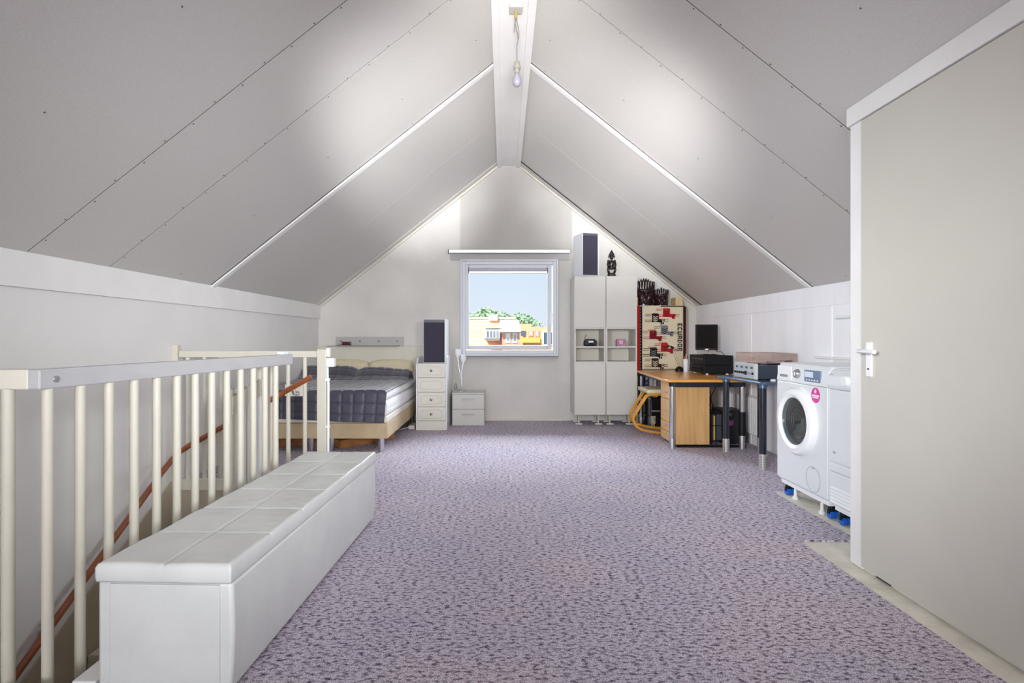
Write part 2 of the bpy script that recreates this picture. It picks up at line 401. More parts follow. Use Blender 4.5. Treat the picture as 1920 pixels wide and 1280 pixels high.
# partition with the near door
struct(MB().box(1.70, 1.80, YB, 2.64, -.008, 2.10).box(1.70, XR, 2.40, 2.50, -.008, 1.5), 'wall_partition', M_trim)
struct(MB().box(1.683, 1.80, 2.570, 2.66, -.004, 2.12), 'trim_12', M_trim, bevel=.004)
struct(MB().box(1.665, 1.80, -2.6, 2.66, 2.102, 2.19), 'trim_13', M_trim, bevel=.003)
door = struct(MB().box(1.675, 1.70, 1.635, 2.566, .012, 2.098), 'door_1', M_door, bevel=.002)
hp = MB().box(1.667, 1.676, 2.485, 2.522, .905, 1.062).build('handle_plate', M_plast, door, bevel=.003)
MB().tube([(1.668, 2.502, 1.022), (1.622, 2.502, 1.022), (1.614, 2.494, 1.022), (1.612, 2.38, 1.020)], .009, seg=12).build('handle', M_plast, door, smooth=True)
MB().cyl((1.664, 2.502, .94), .004, .004, 'x', 8).build('keyhole', M_black, door)

# window
wn = struct(MB().box(WX0, WX0+.02, 7.13, 7.3, WZ0, WZ1).box(WX1-.02, WX1, 7.13, 7.3, WZ0, WZ1)
            .box(WX0+.02, WX1-.02, 7.13, 7.3, WZ1-.02, WZ1).box(WX0+.02, WX1-.02, 7.13, 7.3, WZ0, WZ0+.03), 'window_1', M_winp, bevel=.002)
def ringbox(mb, x0, x1, z0, z1, w_, y0, y1, wb=None):
    wb = wb or w_
    mb.box(x0, x0+w_, y0, y1, z0, z1).box(x1-w_, x1, y0, y1, z0, z1).box(x0+w_, x1-w_, y0, y1, z1-w_, z1).box(x0+w_, x1-w_, y0, y1, z0, z0+wb)
    return mb
ringbox(MB(), -.541, .692, .879, 2.087, .045, 7.145, 7.24).build('window_frame', M_winp, wn, bevel=.006)
ringbox(MB(), -.505, .625, .935, 2.045, .052, 7.16, 7.22).build('sash', M_winp, wn, bevel=.008)
MB().box(-.46, .58, 7.188, 7.194, .98, 2.0).build('pane', G_pane, wn)
MB().box(-.57, .715, 7.10, 7.2, .838, .850).build('window_sill', mat('sill_grey', '7a7a82', .5), wn)
hd = MB().cyl((.632, 7.150, 1.40), .013, .012, 'y', 16).box(.623, .641, 7.138, 7.150, 1.285, 1.41)
hd.build('window_handle', M_plast, wn, bevel=.003)
bl = thing('roller_blind', 'rolled up grey blind at the top of the window pane', 'blind', (.06, 7.15, 1.96))
MB((.06, 7.15, 1.96)).cyl((-.45, 7.155, 1.975), .018, 1.02, 'x', 16).build('blind_roll', mat('blind_grey', 'b9b9c2', .7, bump=.3, bscale=80), bl, smooth=True)
MB((.06, 7.15, 1.96)).box(-.452, .572, 7.14, 7.165, 1.925, 1.953).build('bottom_bar', M_alu, bl, bevel=.003)
for x in (-.456, .57): MB((.06, 7.15, 1.96)).box(x, x+.006, 7.135, 7.17, 1.93, 1.998).build('bracket', M_black, bl)
ct = thing('curtain_rail', 'grey aluminium curtain rail above the window', 'curtain rail', (.07, 7.17, 2.18))
MB((.07, 7.17, 2.18)).box(-.70, .86, 7.175, YF, 2.107, 2.20).build('mounting_board', mat('grey_board', 'b5b3b2', .7), ct, bevel=.002)
MB((.07, 7.17, 2.18)).box(-.715, .866, 7.12, 7.176, 2.19, 2.235).build('track', M_alu, ct, bevel=.004)
MB((.07, 7.17, 2.18)).box(-.722, -.715, 7.118, 7.178, 2.188, 2.237).build('end_cap', M_black, ct)

# bare bulb
bx, by = .085, 3.73
bu = thing('pendant_bulb', 'bare white bulb hanging on a twisted wire from the ridge', 'ceiling lamp', (bx, by, 3.345))
MB((bx, by, 3.345)).box(bx-.045, bx+.045, by-.045, by+.045, 3.31, 3.345).build('junction_box', mat('box_plastic', 'b5b2ad', .5), bu, bevel=.006)
MB((bx, by, 3.345)).cyl((bx, by, 3.255), .009, .05, seg=10).build('terminal', mat('brass', 'b5a050', .4, metal=.6), bu)
MB((bx, by, 3.345)).tube([(bx, by, 3.26), (bx-.006, by, 3.22), (bx+.012, by, 3.15), (bx+.014, by, 3.10), (bx+.007, by, 3.08), (bx+.007, by, 2.96)], .0028, 6).tube(
    [(bx-.002, by, 3.26), (bx-.010, by, 3.2), (bx-.012, by, 3.16)], .0022, 6).tube([(bx+.002, by, 3.26), (bx+.02, by, 3.17), (bx+.02, by, 3.13), (bx+.010, by, 3.09)], .0022, 6).build('wire', mat('wire_grey', '6a655c', .6), bu)
MB((bx, by, 3.345)).lathe([(.008, .065), (.017, .055), (.02, .03), (.024, .028), (.024, .008), (.017, .006), (.016, -.02)], (bx+.007, by, 2.905), seg=16).build('socket', mat('socket_grey', '8d8a82', .5), bu, smooth=True)
MB((bx, by, 3.345)).lathe([(.012, 0), (.014, -.012), (.026, -.035), (.031, -.055), (.028, -.075), (.016, -.09), (0, -.094)], (bx+.007, by, 2.886), seg=20).build('bulb', mat('opal_bulb', '8d8b96', .4), bu, smooth=True)

# ------------------------------------------------------------------ balustrades and stair
def baluster(mb, x, y, z0, z1, w_=.034):
    return mb.box(x-w_/2, x+w_/2, y-w_/2, y+w_/2, z0, z1)
nb = thing('stair_balustrade', 'long cream spindle balustrade running beside the white leather bench', 'balustrade', (-1.40, 2.6, 0))
O = (-1.40, 2.6, 0)
p0, p1 = Vector((-1.477, 1.742, 0)), Vector((-1.337, 3.40, 0))
dv = (p1-p0)/(p1-p0).length; nn = Vector((-dv.y, dv.x, 0))
def along(t, s_=0): q = p0+dv*t+nn*s_; return q
ang = math.atan2(-dv.x, dv.y)
L_ = (p1-p0).length
mt = Matrix.Translation(p0) @ Matrix.Rotation(ang, 4, 'Z')
MB(O).box(-.022, .022, -.02, L_+.02, .918, .982, mtx=mt).build('handrail', M_raillight, nb, bevel=.005)
MB(O).lathe([(.012, 0), (.011, .006), (.004, .009)], (0, 0, 0), 'x', 14, mtx=Matrix.Translation(p0+Vector((.024, .035, .948)))).build('bolt', M_alu, nb, smooth=True)
MB(O).box(-.02, .02, L_-.10, L_-.04, .982, 1.0, mtx=mt).build('rail_cap', M_plast, nb, bevel=.004)
ys = [.030+.1232*k for k in range(13)]
for t in ys:
    if t < L_-.05:
        q = along(t); MB(O).cyl((q.x, q.y, -.2), .0165, 1.12, seg=14).build('baluster', M_rail, nb, smooth=True)
# near return
MB(O).box(-2.43, p0.x-.018, 1.722, 1.764, .918, .982).build('return_rail', M_trimc, nb, bevel=.005)
for k in range(8):
    MB(O).cyl((-1.575-.118*k, 1.742, -.2), .018, 1.12, seg=14).build('baluster', M_rail, nb, smooth=True)
MB(O).prism([(-1.345, 1.705), (-1.345, 3.43), (-1.27, 3.43), (-1.27, 1.705)], 'z', -.30, .012).build('edge_board', M_trim, nb, bevel=.004)

fb = thing('stair_balustrade', 'far cream spindle balustrade between the stair opening and the bed', 'balustrade', (-1.9, 4.03, 0))
O = (-1.9, 4.03, 0)
MB(O).box(-2.38, -1.33, 4.01, 4.05, .94, .988).build('handrail', M_rail, fb, bevel=.005)
MB(O).box(-2.43, -2.385, 4.005, 4.055, .0, 1.03).build('post', M_rail, fb, bevel=.004)
MB(O).box(-1.362, -1.295, 3.995, 4.065, 0, 1.0).build('post', M_rail, fb, bevel=.004)
for k in range(9):
    x = -2.323+.1232*k
    if x < -1.40: MB(O).cyl((x, 4.03, .05), .0155, .9, seg=12).build('baluster', M_rail, fb, smooth=True)
MB(O).box(-1.605, -1.462, 4.018, 4.032, .655, .74).build('bracket_plate', M_rail, fb, bevel=.003)
MB(O).box(-2.22, -2.068, 4.018, 4.032, .31, .385).build('bracket_plate', M_rail, fb, bevel=.003)
MB(O).box(-1.293, -1.268, 3.99, 4.03, .945, 1.008).build('latch_block', M_plast, fb, bevel=.004)
MB(O).box(-1.293, -1.235, 3.985, 4.04, .872, .935).build('latch_block', M_plast, fb, bevel=.005)
MB(O).tube([(-1.285, 3.99, .87), (-1.282, 3.99, .8), (-1.275, 3.99, .75), (-1.278, 3.99, .0)], .009, 8).box(-1.295, -1.265, 3.978, 4.0, .77, .79).box(-1.295, -1.265, 3.978, 4.0, .43, .445).build('pressure_bar', M_plast, fb)

hr = thing('stair_handrail', 'brown wooden handrail climbing the stair wall and turning along the spindles', 'handrail', (-2.3, 3.5, 0))
O = (-2.3, 3.5, 0)
MB(O).tube([(-2.375, 1.80, -1.10), (-2.375, 2.655, -.566), (-2.375, 3.80, .142), (-2.368, 3.92, .215), (-2.335, 3.962, .262), (-2.28, 3.965, .300), (-1.392, 3.965, .800)], .019, 14).build('rail', M_wood, hr, smooth=True)
for (x, y, z) in ((-1.52, 3.965, .715), (-2.14, 3.965, .36)):
    MB(O).tube([(x, y, z), (x+.01, y, z-.035), (x+.01, 4.018, z-.04)], .008, 8).cyl((x+.01, 4.01, z-.04), .02, .008, 'y', 14).build('bracket', M_alu, hr, smooth=True)
for (y, z) in ((2.88, -.435), (3.6, .01)):
    MB(O).tube([(-2.375, y, z), (-2.375, y, z-.0), (-2.385, y, z-.03), (-2.43, y, z-.03)], .008, 8).cyl((-2.428, y, z-.03), .022, .008, 'x', 14).build('bracket', M_alu, hr, smooth=True)

gt = thing('stair_gate', 'open cream stair gate folded back behind the long balustrade', 'gate', (-1.5, 3.2, 0))
O = (-1.5, 3.2, 0)
for ya, yb, zt, mm in ((2.975, 3.075, .800, M_trimc), (3.082, 3.175, .765, M_trim), (3.182, 3.285, .80, M_trimc), (3.292, 3.385, .83, M_trim)):
    MB(O).box(-1.512, -1.490, ya, yb, .05, zt).build('gate_board', mm, gt, bevel=.003)
MB(O).prism([(3.0, .66), (3.0, .76), (3.40, .84), (3.40, .74)], 'x', -1.489, -1.478).build('top_rail', M_trimc, gt, bevel=.003)
MB(O).box(-1.512, -1.49, 2.98, 3.45, .04, .10).build('bottom_rail', M_trimc, gt, bevel=.003)
MB(O).box(-1.53, -1.475, 3.39, 3.47, -.01, .918).build('hinge_post', M_trimc, gt, bevel=.003)
MB(O).box(-1.52, -1.47, 3.03, 3.10, .775, .80).build('latch', M_plast, gt, bevel=.004)

st = thing('staircase', 'painted winding stair going down inside the open stairwell', 'stairs', (-1.9, 3.0, -2.75))
O = (-1.9, 3.0, -2.75)
for k in range(3):
    x1 = -1.34-.27*k; z = -.19*(k+1)
    MB(O).box(x1-.29, x1, 3.20, 4.02, z-.04, z).build('tread', M_trimc, st, bevel=.006)
    MB(O).box(x1-.02, x1, 3.20, 4.02, z, z+.15).build('riser', M_trimc, st)
for k in range(7):
    y1 = 4.0-.0-.25*k if k == 0 else 3.2-.23*(k-1); z = -.19*(k+4)
    y0 = 3.18 if k == 0 else y1-.25
    MB(O).box(-2.415, -1.345, y0, y1, z-.04, z).build('tread', M_trimc, st, bevel=.006)
    MB(O).box(-2.415, -1.345, y1-.02, y1, z, z+.15).build('riser', M_trimc, st)

# ------------------------------------------------------------------ leather bench
BX, BY = -.995, 2.46
bn = thing('storage_bench', 'long white leather storage bench with stitched padded lid', 'bench', (BX, BY, 0), rz=math.radians(-1.9))
LW, LH = .205, .815     # half sizes
b = MB()
b.prism([(-LW-.006, .012), (LW-.006, .012), (LW+.001, .10), (LW+.005, .20), (LW, .345), (-LW-.006, .345)], 'y', -LH+.01, LH-.01)
b.build('box_body', M_leather, bn, bevel=.012, bseg=3, smooth=True)
MB().box(-LW+.036, LW-.036, -LH+.004, -LH+.012, .02, .338).build('end_panel', M_leather, bn, bevel=.003)
for xx in (-LW+.040, LW-.040):
    MB().tube([(xx, -LH+.007, .02), (xx, -LH+.007, .338)], .003, 6).build('piping', M_leather, bn)
def lid(u, v):
    x = (u*2-1); y = (v*2-1)
    rx = (LW+.003); ry = (LH+.003)
    X = x*rx; Y = y*ry
    d = min((1-abs(x))*rx, (1-abs(y))*ry)
    r = .014
    z = .402 - (r-math.sqrt(max(0, r*r-(r-min(d, r))**2)))
    # stitched panels
    row = (Y+ry)/(2*ry)*6; fr = abs(row-round(row))*2*ry/6 if 0 < round(row) < 6 else 1
    fc = abs(X)
    g = min(fr, fc)
    z -= .0038*math.exp(-(g/.005)**2)
    z += .0022*min(1, g/.09)
    z += .0022*noise.noise(Vector((X*9, Y*7, 0)))+.0012*noise.noise(Vector((X*28, Y*25, 3)))
    return (X, Y, z)
lm = MB().grid(lid, 90, 330)
n_u, n_v = 90, 330
lm.bm.verts.ensure_lookup_table()
ring = [i for i in range(n_u+1)]+[j*(n_u+1)+n_u for j in range(1, n_v+1)]+[n_v*(n_u+1)+i for i in range(n_u-1, -1, -1)]+[j*(n_u+1) for j in range(n_v-1, 0, -1)]
vt = [lm.bm.verts[i] for i in ring]
prev = vt
for (dz, k) in ((.366, 1.0), (.352, .996), (.344, .985)):
    cur = []
    for q in vt:
        wv = .0016*noise.noise(Vector((q.co.x*14, q.co.y*14, dz*30)))
        cur.append(lm.bm.verts.new((q.co.x*(k+wv*3), q.co.y*(1-(1-k)*.3), dz+wv)))
    for i in range(len(vt)):
        j = (i+1) % len(vt); lm.bm.faces.new((prev[i], prev[j], cur[j], cur[i]))
    prev = cur
lm.bm.faces.new(prev)
lm.build('lid_cushion', M_leather, bn, smooth='all')

# ------------------------------------------------------------------ bed
bd = thing('bed', 'double box spring bed with beige base on steel tube legs', 'bed', (-1.76, 6.1, 0))
O = (-1.76, 6.1, 0)
for x0, x1 in ((-2.42, -1.765), (-1.755, -1.10)):
    MB(O).box(x0, x1, 5.19, 7.10, .128, .275).build('box_spring', M_box, bd, bevel=.008)
MB(O).box(-2.415, -1.105, 5.20, 7.1, .276, .335).build('topper_base', mat('ivory_base', 'dedad0', .8), bd, bevel=.012)
MB(O).box(-2.41, -1.11, 5.215, 7.1, .336, .475).build('mattress', M_matt, bd, bevel=.03, bseg=3, smooth=True)
MB(O).box(-2.41, -1.12, 5.235, 7.09, .476, .565).build('mattress_topper', M_matt, bd, bevel=.04, bseg=4, smooth=True)
for zz in (.385, .430):
    MB(O).tube([(-1.1095, 5.25, zz), (-1.1095, 7.08, zz)], .004, 6).build('piping', M_matt, bd)
for x in (-1.17, -1.65, -1.84, -2.36):
    for y in (5.245, 7.02): MB(O).cyl((x, y, 0), .029, .128, seg=20).build('leg', M_chrome, bd, smooth=True)
MB(O).box(-2.425, -1.03, 7.115, 7.175, .15, .975).build('headboard', M_trimc, bd, bevel=.006)

def q_top(x, y):
    z = .582
    a = (x+1.76)/.66
    z += .15*math.exp(-((y-6.66)/.19)**2)*(1-.25*math.exp(-(a/.10)**2))*(.72+.35*math.cos(a*1.1+.5))+.006*noise.noise(Vector((x*5, y*5, 1)))
    z += .012*math.sin(x*5+1)*math.exp(-((y-5.9)/.5)**2)
    z -= .055*max(0, (y-6.8)/.12) if y > 6.8 else 0
    return z
X0q, X1q = -2.44+.03, -1.13
Ltop = 6.88-5.20; Lh = .255; R = .035
def quilt(u, v):
    s_ = v*(Ltop+R*PI/2+Lh)
    x = X0q+(X1q-X0q)*u
    g = min(abs(((x-X0q)/.108) % 1-.5), .5); gy = abs(((s_+.02)/.108) % 1-.5)
    puff = .011*(1-(2*g)**6)*(1-(2*gy)**6)
    ed = max(0, (x-(X1q-.05))/.05)
    if s_ < Ltop:
        y = 6.88-s_; z = q_top(x, y)+puff-.020*ed**2
        return (x+.03*(s_/Ltop)*u*.9, y, z)
    x += .03*u*.9
    zt = q_top(x, 5.2)
    if s_ < Ltop+R*PI/2:
        a = (s_-Ltop)/R
        return (x, 5.20-(R+puff)*math.sin(a), zt-R+(R+puff)*math.cos(a)-.02*ed**2)
    h = s_-Ltop-R*PI/2
    return (x-.02*u*h/Lh*(u > .8), 5.20-R-puff-.012*math.sin(x*7)*h/Lh-.02*h/Lh, zt-R-h*(1-.12*(1-u))-.008*math.sin(x*4))
tag(MB().grid(quilt, 170, 230).build('quilt', M_quilt, smooth='all', solid=.006), 'dark slate square-stitched quilt spread over the double bed', 'quilt')
def pillow(cx, cy, cz, sx, sy, sz, tilt, label):
    def f(u, v):
        a = u*2-1; c = v*2-1
        h = (max(0, 1-a**4)*max(0, 1-c**4))**.55
        return a, c, h
    m = MB()
    for sg in (1, -1):
        def fn(u, v):
            a, c, h = f(u, v)
            p = Vector((a*sx*(1-.05*c*c), c*sy*(1-.30*a*a*abs(a)), sg*sz*h + .006*noise.noise(Vector((a*4, c*4, sg)))))
            p.rotate(Matrix.Rotation(tilt, 3, 'X')); return p+Vector((cx, cy, cz))
        m.grid(fn, 24, 16)
    bmesh.ops.remove_doubles(m.bm, verts=m.bm.verts, dist=.0005)
    return tag(m.build('pillow', M_cream, smooth='all'), label, 'pillow', 'cream pillows at the headboard')
pillow(-2.02, 6.985, .69, .30, .135, .06, math.radians(58), 'cream pillow showing behind the quilt near the stair side')
pillow(-1.44, 6.985, .69, .29, .135, .06, math.radians(58), 'rumpled cream pillow showing behind the quilt next to the chest of drawers')
# things under the bed
ub = thing('wooden_crate', 'flat reddish wooden crate pushed under the bed', 'crate', (-2.0, 5.7, 0))
O = (-2.0, 5.7, 0); M_crate = mat('crate_wood', '9a6a3c', .7, hex2='6b3c20', vscale=12)
for y in (5.45, 6.0): MB(O).box(-2.35, -1.66, y, y+.02, .012, .105).build('side_board', M_crate, ub)
for x in (-2.35, -1.68): MB(O).box(x, x+.02, 5.47, 6.0, .012, .105).build('end_board', M_crate, ub)
MB(O).box(-2.33, -1.68, 5.47, 6.0, .0, .012).build('bottom_board', M_crate, ub)
ub = thing('cardboard_box', 'long flat brown box lying askew beneath the bed beside a steel leg', 'box', (-1.50, 5.72, 0), rz=math.radians(-38))
MB().box(-.15, .15, -.34, .34, 0, .08).build('carton', mat('brown_card', 'a8743f', .8, hex2='7c4a2a', vscale=9), ub, bevel=.003)
MB().box(-.03, .03, -.344, -.34, .02, .065).build('paper_label', M_white, ub)
pb = thing('power_strip', 'white power strip on the carpet between bed and chest of drawers', 'power strip', (-1.09, 6.7, 0))
MB((-1.09, 6.7, 0)).box(-1.13, -1.055, 6.5, 6.75, .0, .045).build('housing', M_trimc, pb, bevel=.005)
MB((-1.09, 6.7, 0)).tube([(-1.13, 6.52, .02), (-1.22, 6.45, .008), (-1.32, 6.5, .007), (-1.4, 6.7, .007)], .006, 6).build('cord', M_white, pb)

# wall shelf with pegs
ws = thing('peg_shelf', 'shallow white wall shelf with four pegs above the bed headboard', 'shelf', (-1.75, 7.15, .99))
O = (-1.75, 7.15, .99)
MB(O).box(-2.195, -1.31, 7.175, YF, .982, 1.10).build('back_plate', mat('shelf_white', 'b4b1b0', .5), ws, bevel=.002)
MB(O).box(-2.165, -1.36, 7.06, 7.176, .975, .989).build('ledge', mat('ledge_shade_grey', '96938f', .5), ws, bevel=.003)  # ledge coloured darker to stand for the shadow line under the shelf
for x in (-2.12, -1.875, -1.63, -1.385):
    MB(O).lathe([(.006, 0), (.006, -.022), (.010, -.024), (.010, -.032)], (x, 7.176, 1.042), 'y', 12).build('peg', mat('dark_pewter', '6c6a68', .4, metal=.7), ws, smooth=True)
ac = thing('alarm_clock', 'small dark red digital clock on the wall shelf', 'clock', (-2.03, 7.10, .989))
MB((-2.03, 7.10, .989)).box(-2.088, -1.975, 7.075, 7.12, .989, 1.036).build('clock_body', mat('dark_red_gloss', '3a0f14', .2, coat=.5), ac, bevel=.006)
MB((-2.03, 7.10, .989)).box(-2.080, -1.983, 7.0735, 7.075, .997, 1.028).build('clock_display', mat('red_display', '5c1218', .15), ac)
MB((-2.03, 7.10, .989)).tube([(-2.088, 7.1, 1.0), (-2.13, 7.1, .992), (-2.2, 7.12, .98), (-2.3, 7.13, .98)], .003, 6).build('cord', M_black, ac)

# ------------------------------------------------------------------ chest of drawers, nightstand
cx0, cx1, cy0, cy1 = -1.028, -.664, 6.43, 7.09
cd = thing('drawer_chest', 'narrow white chest with four routed drawers supporting a loudspeaker', 'chest of drawers', (-.846, 6.76, 0))
O = (-.846, 6.76, 0)
MB(O).box(cx0+.018, cx1-.018, cy0+.02, cy1, .0, .785).build('carcass', M_white, cd)
for x0, x1, z in ((cx0, cx0+.018, .86), (cx1-.018, cx1, .87)):
    pr = [(cy0, 0), (cy1, 0), (cy1, z), (cy0+.16, z), (cy0+.09, z-.015), (cy0+.04, z-.06), (cy0+.015, .79), (cy0, .77)]
    MB(O).prism(pr, 'x', x0, x1).build('side_panel', M_whiteg, cd, bevel=.004)
MB(O).box(cx0+.018, cx1-.018, cy1-.02, cy1, .785, .86).build('back_lip', M_white, cd)
for k, (z0, z1) in enumerate(((.620, .782), (.450, .614), (.278, .444), (.112, .272))):
    dr = MB(O).box(cx0+.019, cx1-.019, cy0, cy0+.02, z0, z1).build('drawer', mat('drawer_vinyl', 'd9d5cb', .4), cd, bevel=.004)
    c = (-.846, (z0+z1)/2); hw, hh = .125, .05
    pts = []
    for a in range(32):
        t = 2*PI*a/32; ct_, st_ = math.cos(t), math.sin(t)
        X = c[0]+hw*math.copysign(abs(ct_)**.38, ct_); Z = c[1]+hh*math.copysign(abs(st_)**.45, st_)
        pts.append((X, cy0-.001, Z))
    MB(O).tube(pts, .0055, 6, closed=True).build('routed_frame', mat('drawer_vinyl', 'd9d5cb', .4), dr, smooth=True)
    if k != 1:
        MB(O).lathe([(.005, 0), (.005, -.012), (.015, -.018), (.014, -.026), (.002, -.030)], (c[0], cy0, c[1]), 'y', 14).build('knob', mat('pewter', '77726b', .35, metal=.9), dr, smooth=True)
    else:
        MB(O).cyl((c[0], cy0-.003, c[1]), .004, .003, 'y', 8).build('screw_hole', M_alu, dr)
MB(O).box(cx0+.018, cx1-.018, cy0+.004, cy0+.02, 0, .108).build('plinth', mat('drawer_vinyl', 'd9d5cb', .4), cd, bevel=.002)

ns = thing('nightstand', 'small white two-drawer nightstand standing under the window corner', 'nightstand', (-.43, 6.9, 0))
O = (-.43, 6.9, 0)
MB(O).box(-.633, -.236, 6.76, 7.10, 0, .392).build('carcass', M_white, ns, bevel=.002)
MB(O).box(-.636, -.233, 6.745, 7.10, .392, .408).build('top', M_white, ns, bevel=.002)
for z0, z1 in ((.210, .388), (.008, .204)):
    dr = MB(O).box(-.631, -.238, 6.742, 6.76, z0, z1).build('drawer', M_white, ns, bevel=.002)
    zc = z1-.060
    MB(O).box(-.51, -.355, 6.722, 6.730, zc-.005, zc+.005).box(-.505, -.495, 6.730, 6.743, zc-.004, zc+.004).box(-.37, -.36, 6.730, 6.743, zc-.004, zc+.004).build('handle', mat('grey_metal', '8e8e90', .35, metal=.8), dr)
tl = thing('table_lamp', 'twin white tulip lamp on bendy wire stems standing on the nightstand', 'lamp', (-.535, 6.93, .408))
O = (-.535, 6.93, .408)
MB(O).lathe([(.055, 0), (.055, .006), (.02, .012), (.006, .02)], O, seg=24).build('base', M_chrome, tl, smooth=True)
M_tul = mat('opal_tulip_glass', 'f2f3f5', .25, coat=.4)
for pts, c in (([(0, 0, .012), (.008, 0, .14), (-.02, 0, .26), (-.038, 0, .38), (-.042, 0, .44)], (-.042, 0, .43)), ([(0, 0, .012), (.012, 0, .12), (.005, 0, .24), (.022, 0, .34), (.028, 0, .375)], (.028, 0, .365))):
    MB(O).tube([Vector(p)+Vector(O) for p in pts], .0035, 6).build('stem', M_chrome, tl, smooth=True)
    MB(O).lathe([(.010, -.01), (.016, .0), (.030, .025), (.038, .055), (.036, .085), (.042, .105), (.038, .104), (.032, .085), (.030, .055)], Vector(c)+Vector(O), seg=18).build('tulip_shade', M_tul, tl, smooth=True)
MB(O).tube([(-.56, 6.98, .412), (-.60, 7.04, .43), (-.615, 7.08, .50), (-.63, 7.07, .47), (-.625, 7.11, .36), (-.64, 7.12, .1)], .003, 6).build('cord', M_black, tl)

def speaker(loc, w_, d_, h_, rz, label, bodymat, group=None):
    s_ = thing('loudspeaker', label, 'speaker', loc, rz=rz)
    MB().box(-w_/2, w_/2, -d_/2, d_/2, 0, h_).build('cabinet', bodymat, s_, bevel=.004)
    MB().box(-w_/2+.006, w_/2-.022, -d_/2-.016, -d_/2, .008, h_-.040).build('grille', M_dark, s_, bevel=.004)
    MB().box(-w_/2+.006, w_/2-.014, -d_/2-.012, -d_/2, h_-.038, h_-.006).build('top_strip', mat('speaker_strip', '55525e', .35), s_, bevel=.003)
    MB().box(w_/2-.020, w_/2-.002, -d_/2-.014, -d_/2, .0, h_-.008).build('edge_strip', M_whiteg, s_)
    return s_
speaker((-.817, 6.66, .785), .275, .26, .525, 0, 'white loudspeaker with purple-grey grille on the chest of drawers', M_whiteg)

# ------------------------------------------------------------------ tall cabinets
def cabinet(x0, hinge_left, label):
    W = .386; x1 = x0+W; y0, y1 = 6.75, 7.17
    O = ((x0+x1)/2, 6.95, 0)
    c = thing('wall_cabinet', label, 'cabinet', O, group='pair of tall white cabinets')
    zb, zt = .135, 1.848
    MB(O).box(x0, x0+.018, y0+.018, y1, zb, zt).build('side_panel', M_white, c)
    MB(O).box(x1-.018, x1, y0+.018, y1, zb, zt).build('side_panel', M_white, c)
    MB(O).box(x0+.018, x1-.018, y1-.012, y1, zb, zt).build('back_panel', mat('niche_back', 'dcd6ca', .6), c)
    for z in (zb, .775, 1.195, zt-.018):
        MB(O).box(x0+.018, x1-.018, y0+.018, y1-.012, z, z+.018).build('deck', M_white, c)
    MB(O).box(x0+.018, x1-.018, y0+.025, y1-.012, .964, .982).build('shelf', M_white, c)
    for z0, z1, kz in ((1.214, 1.846, 1.245), (.137, .776, .742)):
        d = MB(O).box(x0+.003, x1-.003, y0, y0+.017, z0, z1).build('door', M_white, c, bevel=.0015)
        kx = x1-.032 if hinge_left else x0+.032
        MB(O).cyl((kx, y0-.014, kz), .008, .014, 'y', 12).build('knob', M_alu, d)
    for x in (x0+.07, x1-.07):
        for y in (6.88, 7.1):
            MB(O).cyl((x, y, .015), .010, .12, seg=10).box(x-.045, x+.045, y-.02, y+.02, 0, .016).build('foot', M_trimc, c, bevel=.002)
    return c
CX = .876
cabinet(CX, True, 'tall white cabinet with the radio, its side toward the window')
cabinet(CX+.389, False, 'tall white cabinet with the pink box, beside the woven wall hanging')
speaker((1.033, 6.86, 1.848), .222, .27, .525, math.radians(16), 'white loudspeaker turned sideways on top of the tall cabinet', M_whiteg)
rd = thing('radio', 'small black portable radio with raised aerial on the cabinet shelf', 'radio', (1.09, 6.88, .982))
O = (1.09, 6.88, .982)
MB(O).box(1.01, 1.17, 6.83, 6.93, .982, 1.055).build('radio_body', M_black, rd, bevel=.02, bseg=3)
for x in (1.035, 1.145): MB(O).cyl((x, 6.824, 1.018), .024, .008, 'y', 18).build('speaker_cone', M_dark, rd)
MB(O).box(1.06, 1.12, 6.826, 6.832, 1.028, 1.045).build('display', M_fascia, rd)
MB(O).tube([(1.02, 6.92, 1.05), (1.045, 6.93, 1.13)], .003, 6).build('aerial', M_black, rd)
MB(O).tube([(1.03, 6.88, 1.05), (1.03, 6.88, 1.065), (1.15, 6.88, 1.065), (1.15, 6.88, 1.05)], .006, 6).build('carry_handle', M_black, rd)
pk = thing('photo_cube', 'small pink and mauve box on the niche shelf of the cabinet', 'box', (1.47, 6.88, .982))
MB((1.47, 6.88, .982)).box(1.415, 1.525, 6.85, 6.90, .982, 1.07).build('box_body', mat('pink_print', 'c48aa8', .5, hex2='8d4f78', vscale=30), pk, bevel=.003)
MB((1.47, 6.88, .982)).cyl((1.47, 6.846, 1.03), .026, .004, 'y', 18).build('round_window', mat('mauve', 'd9a8bd', .4), pk)

# carved statue
sx, sy, sz = 1.362, 6.9, 1.848
sta = thing('carved_statue', 'dark carved wooden figure with pointed cap standing on the cabinet', 'statue', (sx, sy, sz))
O = (sx, sy, sz)
MB(O).lathe([(.052, 0), (.052, .035), (.044, .045), (.044, .052)], O, seg=16).build('pedestal', mat('statue_base', '3a2c2c', .6), sta, smooth=True)
m = MB(O)
for s_ in (-1, 1):
    m.tube([(sx+s_*.030, sy, sz+.05), (sx+s_*.045, sy-.012, sz+.085), (sx+s_*.034, sy-.005, sz+.125)], [.017, .014, .022], 10)
    m.tube([(sx+s_*.040, sy, sz+.20), (sx+s_*.050, sy-.008, sz+.16), (sx+s_*.044, sy-.03, sz+.135), (sx+s_*.018, sy-.042, sz+.15)], [.014, .012, .011, .010], 10)
    m.ball((sx+s_*.038, sy, sz+.205), .017)
    m.ball((sx+s_*.034, sy+.0, sz+.262), .008, .012, .014)
    m.ball((sx+s_*.010, sy-.026, sz+.268), .005)
    m.ball((sx+s_*.030, sy-.015, sz+.05), .015, .024, .009)
m.ball((sx, sy, sz+.165), .034, .026, .052); m.ball((sx, sy, sz+.118), .040, .028, .022)
m.tube([(sx, sy, sz+.205), (sx, sy, sz+.235)], .013, 10)
